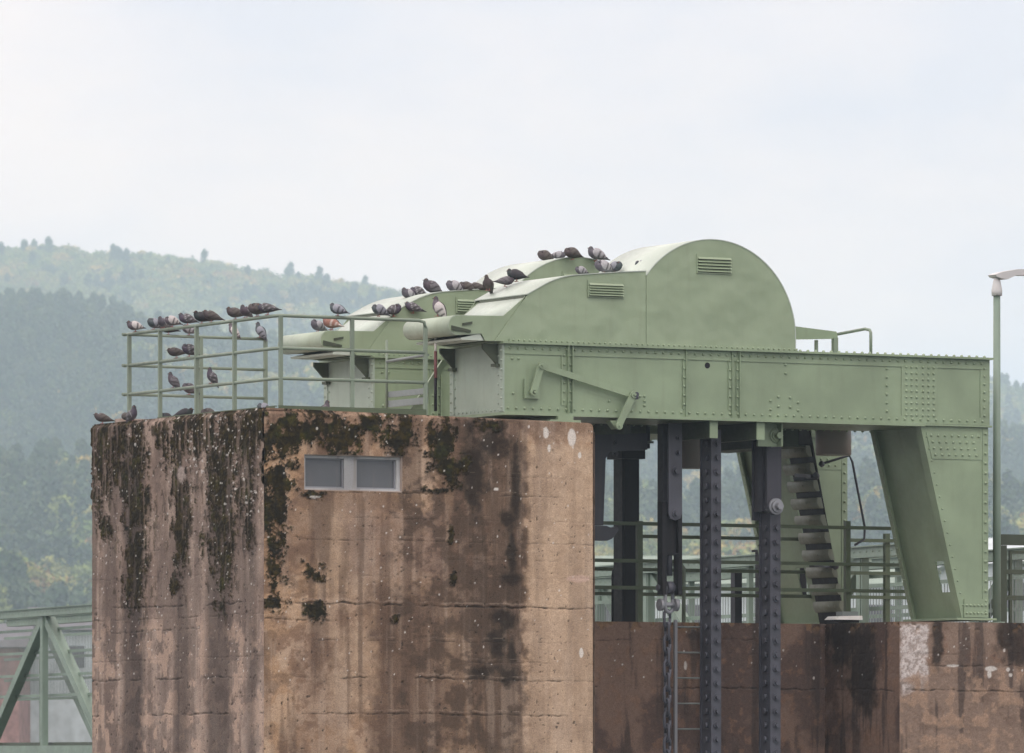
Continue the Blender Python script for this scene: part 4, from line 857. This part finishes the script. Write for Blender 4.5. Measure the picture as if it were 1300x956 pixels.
# ------------------------------------------------------------------ lamp post and gate at the right
lm = empty('lamp_post', P(1265.5, 790, 1, 1.0), 'slender green lamp post with pale grey curved head right of the girder', 'street lamp')
a_ = P(1265.5, 372, 1, 1.0); xL = a_.x
MB().tube([(xL, 1, WT - .01), (xL, 1, 7.2), (xL, 1, a_.z)], [.062, .057, .051], 16).build('pole', 'bridge', lm)
MB().cyl((xL, 1, WT - .005), (xL, 1, WT + .03), .12, 16).build('base', 'bridge', lm)
zt = P(1265, 352, 1, 1).z
MB().tube([(xL, 1, a_.z - .04), (xL, 1, a_.z + .03), (xL, 1, zt - .06), (xL, 1, zt)], [.075, .08, .055, .035], 16).build('collar', 'lampgrey', lm)
top = [(xL - .09, zt + .03), (xL + .02, zt + .07), (xL + .30, zt + .12), (xL + .6, zt + .13), (xL + 1.0, zt + .09), (xL + 1.25, zt + .03)]
bot = [(xL + 1.25, zt - .01), (xL + 1.0, zt - .01), (xL + .6, zt + .045), (xL + .28, zt + .035), (xL + .12, zt - .03), (xL + .06, zt - .025), (xL - .06, zt - .0)]
MB().prism(top + bot, .9, 1.1).build('lamp_head', 'lampgrey', lm)
gt = empty('gate_frame', P(1274, 790, 1, 1.6), 'dark green gate frame with wire mesh at the right edge', 'gate')
Yg = 1.6; X = lambda px: P(px, 700, 1, Yg).x; Zg = lambda py: P(1285, py, 1, Yg).z
MB().box(X(1270), X(1345), Yg, Yg + .1, Zg(692), Zg(678.5)).build('top_beam', 'shade', gt)
for a_, b_ in ((1271, 1278.5), (1330, 1338)): MB().box(X(a_), X(b_), Yg + .004, Yg + .09, WT, Zg(692.5)).build('post', 'shade', gt)
m = MB(); m.box(X(1283), X(1286), Yg + .02, Yg + .06, WT + .03, Zg(699)); m.box(X(1286.2), X(1329), Yg + .02, Yg + .06, Zg(703), Zg(699)); m.build('leaf_frame', 'shade', gt)
for py in (726, 759): MB().box(X(1279), X(1329), Yg + .012, Yg + .019, Zg(py + 3), Zg(py - 3)).build('bar', 'shade', gt)
m = MB()
for k in range(24): x_ = X(1286) + k * .03; m.box(x_, x_ + .005, Yg + .03, Yg + .035, WT, Zg(703))
for k in range(11): z_ = WT + .05 + k * .08; m.box(X(1286), X(1329), Yg + .036, Yg + .041, z_, z_ + .005)
m.build('wire_mesh', 'mesh', gt)

# ------------------------------------------------------------------ truss bridge behind
br = empty('truss_bridge', W(757, 113.5, 3), 'green riveted truss footbridge passing behind the pier', 'bridge')
pA, pB = W(117, 144), W(1140, 103); dirB = (pB - pA).normalized(); nrm = Vector((-dirB.y, dirB.x, 0))
if nrm.dot(Vector(F_)) < 0: nrm = -nrm
ZC = EYE + (Y0 - 768) / FPX * 144
def onb(px, off=0):     # point of the near truss line seen at px
    best = None
    d = F_ + R_ * (px - 650) / FPX; a = pA + nrm * off
    den = d[0] * dirB.y - d[1] * dirB.x; t = ((a.x - CAM[0]) * dirB.y - (a.y - CAM[1]) * dirB.x) / den
    p = Vector((CAM[0] + d[0] * t, CAM[1] + d[1] * t, 0)); return p
tA = (onb(-120) - pA).dot(dirB); tB = (onb(1180) - pA).dot(dirB)
def bt(t, z, off=0): p = pA + dirB * t + nrm * off; return Vector((p.x, p.y, z))
zlow = ZC - 3.1
for off, mt in ((0, 'bridge'), (2.6, 'bridge')):
    m = MB().bar(bt(tA, ZC - .09, off), bt(tB, ZC - .09, off), .26, .16); m.bar(bt(tA, ZC, off), bt(tB, ZC, off), .36, .02)
    t = tA
    while t < tB: m.dome(bt(t, ZC - .08, off) - nrm * .13, -nrm, .018, .014, 6); t += .25
    m.build('top_chord', mt, br); MB().bar(bt(tA, zlow, off), bt(tB, zlow, off), .26, .2).build('bottom_chord', mt, br)
    t0 = (onb(55) - pA).dot(dirB); pan = ((onb(822) - pA).dot(dirB) - t0) / 4.0; hp_ = pan / 2
    k0 = int((tA - t0) / pan) - 1; m = MB(); md = MB(); k = k0
    while t0 + k * pan < tB + pan:
        t = t0 + k * pan
        if tA <= t <= tB:
            m = MB(); m.bar(bt(t, zlow, off), bt(t, ZC - .17, off), .16, .10, nrm); m.bar(bt(t + .16, zlow, off), bt(t + .16, ZC - .17, off), .03, .12, nrm); m.build('upright', mt, br)
        for s_ in (-1, 1):
            tb = t + s_ * hp_
            if tA <= t <= tB and tA <= tb <= tB: md = MB(); md.bar(bt(t + s_ * .08, ZC - .2, off), bt(tb, zlow + .1, off), .20, .05, nrm); md.bar(bt(t + s_ * .12, ZC - .2, off) + nrm * .13, bt(tb, zlow + .1, off) + nrm * .13, .05, .2, nrm); md.build('diagonal', mt, br)
        tb = t + hp_
        if tA <= tb <= tB: MB().bar(bt(tb, zlow, off), bt(tb, ZC - .17, off), .1, .08, nrm).build('upright', mt, br)
        k += 1
    for dz in (.45, .95, 1.45, 1.9): MB().bar(bt(tA, ZC - dz, off + (.18 if off == 0 else -.18)), bt(tB, ZC - dz, off + (.18 if off == 0 else -.18)), .03, .06).build('guard_rail', mt, br)
MB().bar(bt(tA, zlow + .14, 1.3), bt(tB, zlow + .14, 1.3), 2.3, .06).build('deck', 'shade', br)
m = MB(); t = tA
while t < tB: m.bar(bt(t, ZC - 1.9, 2.2), bt(t, ZC - .5, 2.2), .012, .012, nrm); t += .12
m.build('bar_fence', 'mesh', br)

# buildings on the far bank, seen low through the bridge
def shed(name, px0, px1, dist, py_top, label, cat, wallmat, roofmat, slope=6):
    a, b = W(px0, dist), W(px1, dist); z1 = ZD(py_top, dist); o = empty(name, (a + b) / 2, label, cat)
    o.location.z = .9; o['_org'] = tuple(o.location)
    d = (b - a).normalized(); nn = Vector(F_); ln = (b - a).length; dp = 14
    def pt(u, v, z): p = a + d * u + nn * v; return (p.x, p.y, z)
    m = MB(); m.add([pt(0, 0, .9), pt(ln, 0, .9), pt(ln, dp, .9), pt(0, dp, .9), pt(0, 0, z1), pt(ln, 0, z1), pt(ln, dp, z1), pt(0, dp, z1)], [(0, 1, 5, 4), (1, 2, 6, 5), (2, 3, 7, 6), (3, 0, 4, 7)]); m.build('wall', wallmat, o)
    m = MB(); r0 = z1 + .02; m.add([pt(-.5, -.5, r0), pt(ln + .5, -.5, r0), pt(ln + .5, dp + .5, r0), pt(-.5, dp + .5, r0), pt(-.5, dp / 2, r0 + 1.6), pt(ln + .5, dp / 2, r0 + 1.6)], [(0, 1, 5, 4), (2, 3, 4, 5), (1, 2, 5), (3, 0, 4), (0, 3, 2, 1)]); m.build('roof', roofmat, o)
    u = 2.0
    while u < ln - 3:
        w_ = MB(); w_.add([pt(u, -.05, z1 - 2.4), pt(u + 1.6, -.05, z1 - 2.4), pt(u + 1.6, -.05, z1 - 1.0), pt(u, -.05, z1 - 1.0)], [(0, 1, 2, 3)]); w_.build('window', 'glass', o); u += 4.5
    return o
shed('red_building', -90, 24, 420, 822, 'red walled building with a dark roof seen through the truss', 'building', 'brick', 'dkroof')
shed('grey_building', 36, 240, 430, 800, 'pale grey long building behind the left end of the truss bridge', 'building', 'cladding', 'dkroof')
shed('white_building', 690, 1180, 330, 742, 'long white building glimpsed behind the walkway railing', 'building', 'cladding', 'bridge')
shed('pale_hall', 1215, 1420, 360, 716, 'pale hall seen through the wire mesh gate', 'building', 'cladding', 'cladding')

# ------------------------------------------------------------------ pigeons
PAL = {  # head, neck, body, wing, bar, tail
    'blue': ((.045, .05, .06), (.05, .065, .07), (.13, .14, .165), (.20, .21, .24), (.018, .018, .022), (.06, .065, .08)),
    'checker': ((.04, .042, .05), (.055, .045, .065), (.085, .08, .09), (.085, .08, .085), (.02, .02, .02), (.04, .04, .045)),
    'dark': ((.015, .015, .018), (.02, .03, .03), (.022, .022, .026), (.026, .025, .03), (.012, .012, .013), (.015, .015, .018)),
    'brown': ((.050, .042, .040), (.06, .048, .05), (.075, .066, .060), (.075, .066, .061), (.035, .028, .025), (.05, .04, .036)),
    'pale': ((.06, .06, .07), (.08, .075, .09), (.19, .19, .21), (.27, .27, .285), (.04, .038, .04), (.09, .09, .10)),
    'pied': ((.05, .045, .05), (.10, .085, .10), (.20, .19, .20), (.40, .38, .375), (.05, .045, .045), (.07, .065, .07)),
    'red': ((.20, .10, .085), (.19, .09, .075), (.24, .15, .125), (.24, .12, .09), (.42, .37, .34), (.34, .29, .27)),
    'plum': ((.05, .05, .058), (.07, .055, .068), (.095, .09, .10), (.115, .108, .118), (.03, .025, .03), (.06, .05, .06))}
POSE = {  # spine: (x, z, half width, half height) tail -> head;  head centre, beak direction angle (0 forward, 180 turned back)
    'rest': ([(-.185, .045, .022, .004), (-.15, .052, .026, .008), (-.11, .062, .034, .020), (-.06, .080, .050, .042), (0, .095, .060, .055), (.045, .105, .056, .054), (.078, .118, .043, .046), (.092, .138, .032, .034), (.098, .155, .026, .027), (.104, .170, .022, .022), (.112, .180, .012, .013)], (.104, .165), 0),
    'tuck': ([(-.175, .038, .022, .004), (-.14, .048, .026, .009), (-.10, .062, .038, .024), (-.05, .082, .054, .047), (0, .098, .064, .058), (.045, .108, .060, .056), (.075, .116, .046, .045), (.088, .128, .034, .034), (.082, .145, .027, .026), (.070, .156, .020, .018), (.058, .160, .010, .010)], (.078, .147), 150),
    'alert': ([(-.125, -.045, .020, .004), (-.105, -.02, .025, .009), (-.08, .012, .034, .022), (-.048, .052, .048, .040), (-.01, .095, .057, .052), (.022, .130, .052, .048), (.038, .160, .038, .036), (.043, .185, .027, .027), (.045, .205, .023, .024), (.052, .222, .021, .020), (.060, .232, .011, .011)], (.052, .213), 0),
    'low': ([(-.205, .060, .024, .004), (-.165, .064, .028, .008), (-.12, .070, .034, .018), (-.06, .082, .047, .036), (0, .090, .056, .048), (.045, .098, .054, .050), (.080, .106, .044, .042), (.100, .120, .032, .032), (.112, .134, .026, .026), (.120, .146, .020, .019), (.128, .152, .011, .010)], (.116, .140), 0),
    'preen': ([(-.185, .040, .024, .004), (-.15, .050, .028, .009), (-.11, .064, .038, .024), (-.05, .085, .054, .046), (0, .100, .062, .056), (.045, .112, .056, .052), (.072, .128, .040, .040), (.078, .150, .027, .027), (.062, .166, .023, .022), (.040, .165, .019, .018), (.026, .155, .011, .011)], (.048, .163), 175)}
rng = random.Random(11)
def pigeon(loc, head_deg, kind, pose, scale, label, group='pigeons resting on the weir'):
    sp_, hc_, bdir = POSE[pose]; sp_ = [(a * .93, b - .004, c * (1.26 if 2 < i_ else 1.1), d * 1.27) for i_, (a, b, c, d) in enumerate(sp_)]; hc_ = (hc_[0] * .93, hc_[1] - .004); pal = PAL[kind]; j = rng.uniform(.88, 1.12)
    def cc(c): return (c[0] * j, c[1] * j, c[2] * j, 1)
    pts = [Vector((p[0], 0, p[1])) for p in sp_]; n = 12; m = MB(); K = len(pts); side = -.02 if pose in ('preen', 'tuck') else 0
    for i, p in enumerate(pts):
        d = (pts[min(i + 1, K - 1)] - pts[max(0, i - 1)]).normalized(); up = Vector((-d.z, 0, d.x)); rw, rh = sp_[i][2], sp_[i][3]
        for k in range(n):
            a = 2 * math.pi * k / n; v = p + Vector((0, 1, 0)) * (math.cos(a) * rw + (side * (i - 7) / 3 if i > 7 else 0)) + up * math.sin(a) * rh
            m.v.append(tuple(v))
            c = pal[5] if i < 2 else pal[2] if i < 5 else pal[1] if i < 8 else pal[0]
            if i < 5 and math.sin(a) > .5 and kind in ('blue', 'pale', 'pied', 'checker'): c = tuple(min(.6, x * 1.35) for x in c)
            m.c.append(cc(c))
    for i in range(K - 1):
        for k in range(n): m.f.append((i * n + k, i * n + (k + 1) % n, (i + 1) * n + (k + 1) % n, (i + 1) * n + k)); m.sm.append(True)
    m.f += [tuple(range(n)), tuple(range((K - 1) * n, K * n))[::-1]]; m.sm += [False, True]
    o = m.build('pigeon', 'feather')
    # wings folded along the flanks
    for s in (-1, 1):
        w = MB(); nu, nv = 16, 7; i0 = 1
        for u in range(nu):
            t = u / (nu - 1); f = .9 + t * 5.6; i = int(f); fr = f - i; i2 = min(i + 1, K - 1)
            P0 = pts[i].lerp(pts[i2], fr); rw = sp_[i][2] * (1 - fr) + sp_[i2][2] * fr; rh = sp_[i][3] * (1 - fr) + sp_[i2][3] * fr
            d = (pts[i2] - pts[i]).normalized(); up = Vector((-d.z, 0, d.x)); shape = max(.05, math.sin(math.pi * min(1, (t * .93 + .06))) ** .55)
            for v in range(nv):
                q_ = v / (nv - 1); ang = rad(70 - 105 * q_ * shape) if t > .15 else rad(60 - 45 * q_)
                puff = 1.0 + .10 * shape + .035 * math.sin(q_ * math.pi)
                pos = P0 + Vector((0, s, 0)) * math.cos(ang) * (rw * puff + .003) + up * math.sin(ang) * (rh * puff + .003)
                w.v.append(tuple(pos))
                c = pal[3]
                if t < .16: c = pal[4]
                elif kind in ('blue', 'pale', 'pied', 'red') and (.25 < t < .33 or .45 < t < .52) and q_ > .3: c = pal[4]
                elif kind in ('checker', 'plum', 'brown') and (u * 3 + v * 5) % 4 == 0: c = pal[4]
                elif kind == 'checker' and (u + v) % 5 == 0: c = (.26, .26, .28)
                w.c.append(cc(c))
        for u in range(nu - 1):
            for v in range(nv - 1):
                a = u * nv + v; fcs = (a, a + 1, a + nv + 1, a + nv); w.f.append(fcs if s > 0 else fcs[::-1]); w.sm.append(True)
        w.build('wing', 'feather', o, (0, 0, 0))
    hx, hz_ = hc_; ba = rad(bdir); bd = Vector((math.cos(ba), side * 3 if side else 0, -.25 if bdir < 90 else -.5)).normalized(); h0 = Vector((hx, side, hz_))
    MB().tube([h0 + bd * .016, h0 + bd * .030, h0 + bd * .042], [.0075, .006, .0015], 6).build('beak', 'beak', o, (0, 0, 0))
    for s in (-1, 1):
        e_ = MB(); e_.dome(h0 + Vector((.006, s * .026, .003)), (0, s, 0), .0045, .003, 6); e_.build('eye', 'eye', o, (0, 0, 0))
        lg = MB(); lx = -.005 if pose != 'alert' else .0; lg.tube([(lx, s * .022, .06), (lx + .004, s * .022, .004)], .0045, 6)
        for t_ in (-.5, 0, .5): lg.tube([(lx + .004, s * .022, .005), (lx + .034, s * .022 + t_ * .03, .003)], .003, 5)
        lg.tube([(lx + .004, s * .022, .005), (lx - .014, s * .022, .003)], .003, 5); lg.build('leg', 'leg', o, (0, 0, 0))
    o.location = loc; o.scale = (scale,) * 3; o.rotation_euler = (rad(rng.uniform(-5, 5)), rad(rng.uniform(-9, 7)), rad(head_deg + rng.uniform(-9, 9))); return tag(o, label, 'pigeon', group)
LEFT = math.degrees(math.atan2(-R_[1], -R_[0]))    # heading that points to the left in the photo
def onrail(px, rail):
    z = {'1': Z1, '2': Z2, '3': Z3}[rail[1]] + .023
    if rail[0] == 'L': y = P(px, 400, 0, RX).y; return Vector((RX, y, z))
    if rail[0] == 'F': return Vector((P(px, 400, 1, RYF).x, RYF, z))
    return Vector((P(px, 400, 1, RYB).x, RYB, z - .002))
def at(px, py, ypl): return P(px, py, 1, ypl)
BIRDS = [  # px, support, heading offset, colour, pose, scale, label
    (172, 'L1', 15, 'pied', 'rest', .95, 'pale barred pigeon, first on the sloping top rail at its far corner'),
    (195, 'L1', 35, 'blue', 'tuck', .95, 'plump grey pigeon with tucked head, second along the slanting top rail'),
    (207, 'L1', 60, 'pale', 'rest', .9, 'pale pigeon squeezed third along the slanting top rail'),
    (219, 'L1', 10, 'pied', 'tuck', .95, 'white winged pigeon, fourth along the slanting top rail'),
    (238, 'L1', 5, 'checker', 'rest', 1., 'dark chequered pigeon, fifth along the slanting top rail'),
    (256, 'L1', 25, 'dark', 'rest', 1.0, 'black pigeon with raised head, sixth along the slanting top rail'),
    (268, 'L1', 5, 'brown', 'low', 1.05, 'dusky brown pigeon stretched beside the black one on the top rail'),
    (214, 'B1', 0, 'dark', 'low', .95, 'black pigeon under the slanting top rail, on the back top rail'),
    (240, 'B1', 0, 'pale', 'tuck', .95, 'pale pigeon on the back top rail just below the chequered one'),
    (297, 'B1', -10, 'pied', 'alert', .9, 'white and black pigeon on the back top rail behind a post'),
    (330, 'B1', -10, 'blue', 'alert', 1., 'dark blue pigeon upright at the end of the back top rail'),
    (299, 'L1', 20, 'brown', 'rest', 1., 'brown pigeon with rusty head near the front corner of the top rail'),
    (312, 'L1', 60, 'plum', 'rest', .95, 'mauve grey pigeon between the brown and the large dark one on the rail'),
    (327, 'L1', 30, 'brown', 'tuck', 1.1, 'large fluffed dark brown pigeon near the front corner of the rail'),
    (340, 'L1', -15, 'checker', 'low', 1.1, 'dark grey pigeon with long tail at the front corner of the rail'),
    (224, 'L2', 20, 'brown', 'low', 1., 'mottled brown pigeon on the middle rail, left of a pair'),
    (240, 'L2', 25, 'checker', 'tuck', 1.05, 'mottled dark pigeon on the middle rail, right of a pair'),
    (220, 'L3', 0, 'plum', 'alert', 1., 'slim pale mauve pigeon leaning on the lowest rail'),
    (268, 'L3', 0, 'checker', 'alert', 1., 'black and white chequered pigeon upright on the lowest rail'),
    (240, 'B3', 30, 'plum', 'tuck', 1., 'mauve pigeon on the back lowest rail by the double post'),
    (130, (.03, 4.98, 8.16), 5, 'brown', 'low', 1., 'sooty brown pigeon alone on the bare far corner of the pier'),
    (161, (.06, 4.3, 8.16), -60, 'brown', 'tuck', .8, 'small half hidden pigeon behind the upright one at the railing foot'),
    (169, (.10, 4.1, 8.15), 160, 'checker', 'alert', 1.05, 'dark pigeon sitting upright on the pier edge at the railing foot'),
    (211, (.5, 3.2, 8.13), 30, 'dark', 'tuck', .9, 'black pigeon low behind the kick plate beside the second post'),
    (234, (.42, 2.75, 8.14), 170, 'dark', 'low', 1.1, 'black pigeon with spread wings low behind the third post'),
    (266, (.6, 2.2, 8.13), 20, 'brown', 'tuck', 1., 'round brown head showing over the kick plate'),
    (335, (.7, .5, 8.1), 10, 'blue', 'tuck', .9, 'grey pigeon nearly hidden behind the kick plate near the corner post'),
    (363, (.9, .8, 8.09), 10, 'dark', 'tuck', .9, 'dark crown of a pigeon over the kick plate right of the corner post'),
    (413, (1.75, .9, 8.11), 190, 'plum', 'alert', 1., 'plum coloured pigeon facing right on the platform below the rear nose'),
    (429, 'F1', -10, 'blue', 'rest', 1., 'single dark blue pigeon on the straight front top rail')]
fyl = lambda px, py, y: P(px, py, 1, y)
HD = TW + .9
BIRDS2 = [(403, 422, HD, 30, 'pale', 'preen', 1.05, 'white and grey pigeon preening on the rear rounded nose'),
    (421, 419, HD - .3, -20, 'red', 'rest', 1.15, 'rust red and white pigeon on the rear rounded nose'),
    (481, 402, HD - .6, 10, 'blue', 'tuck', 1.05, 'pale grey pigeon with tucked head above the straight rail'),
    (500, 402, HD - .6, 175, 'checker', 'preen', 1.05, 'black and white pigeon preening above the straight rail'),
    (524, 398, HD - .6, 10, 'checker', 'low', 1.05, 'grey chequered pigeon on the rear chute under the trio'),
    (556, 402, 1.0, -10, 'pied', 'alert', 1.25, 'large white winged pigeon with rusty head on the front nose'),
    (518, 381, HD, 30, 'pale', 'rest', 1., 'pale pigeon at the left of the trio on the rear roof'),
    (531, 379, HD, 10, 'checker', 'tuck', 1.05, 'dark chequered pigeon in the middle of the trio on the rear roof'),
    (547, 374, HD, 15, 'plum', 'rest', 1.25, 'large slate pigeon with high head on the rear roof'),
    (576, 373, HD - .5, 15, 'pale', 'tuck', 1.15, 'fluffed pale pigeon on the flat top of the rear cover'),
    (592, 373, HD - .5, 10, 'brown', 'tuck', 1.05, 'brown pigeon between the pale one and the lying one on the rear cover'),
    (606, 373, HD - .5, -5, 'brown', 'low', 1.1, 'brown pigeon lying low with long tail on the rear cover'),
    (620, 369, 1.6, 60, 'brown', 'alert', 1., 'slender brown pigeon upright at the foot of the front roof curve'),
    (641, 364, 1.5, 180, 'plum', 'low', 1., 'rosy grey pigeon facing right on the front roof curve'),
    (656, 357.5, 1.45, -15, 'dark', 'rest', 1.1, 'jet black pigeon on the front roof curve'),
    (692, 333, HD, 25, 'brown', 'tuck', 1.05, 'reddish brown pigeon on top of the rear round hood'),
    (708, 331, HD, 160, 'pale', 'low', .95, 'grey and white pigeon beside the reddish one on the rear round hood'),
    (727, 330, HD - .7, 20, 'brown', 'tuck', 1.1, 'fluffed brown pigeon at the crest of the rear round hood'),
    (757, 332, HD - .7, -5, 'pale', 'rest', 1.2, 'light grey barred pigeon with dark head right of the rear hood crest'),
    (738, 350, 1.6, 10, 'pale', 'tuck', .8, 'small pale back showing over the front cover above the louvre'),
    (766, 347.5, 1.2, 15, 'pale', 'tuck', 1.15, 'round pale pigeon on the flat front cover top'),
    (781, 347, 1.2, 150, 'blue', 'tuck', 1., 'grey pigeon right of the round pale one on the front cover'),
    (817, 345, .9, 10, 'blue', 'tuck', 1.0, 'blue grey pigeon tucked against the tall drum hood')]
for px, sup, hd, kd, ps, sc_, lab in BIRDS:
    loc = onrail(px, sup) if isinstance(sup, str) else Vector((P(px, 520, 1, sup[1]).x if sup[1] < 2 and px > 300 else sup[0], P(px, 520, 0, sup[0]).y if px < 300 else sup[1], sup[2]))
    pigeon(loc, LEFT + hd, kd, ps, sc_ * .95, lab)
for px, py, y, hd, kd, ps, sc_, lab in BIRDS2: pigeon(fyl(px, py, y), LEFT + hd, kd, ps, sc_ * .95, lab)
for o in bpy.data.objects:
    if '_org' in o: del o['_org']
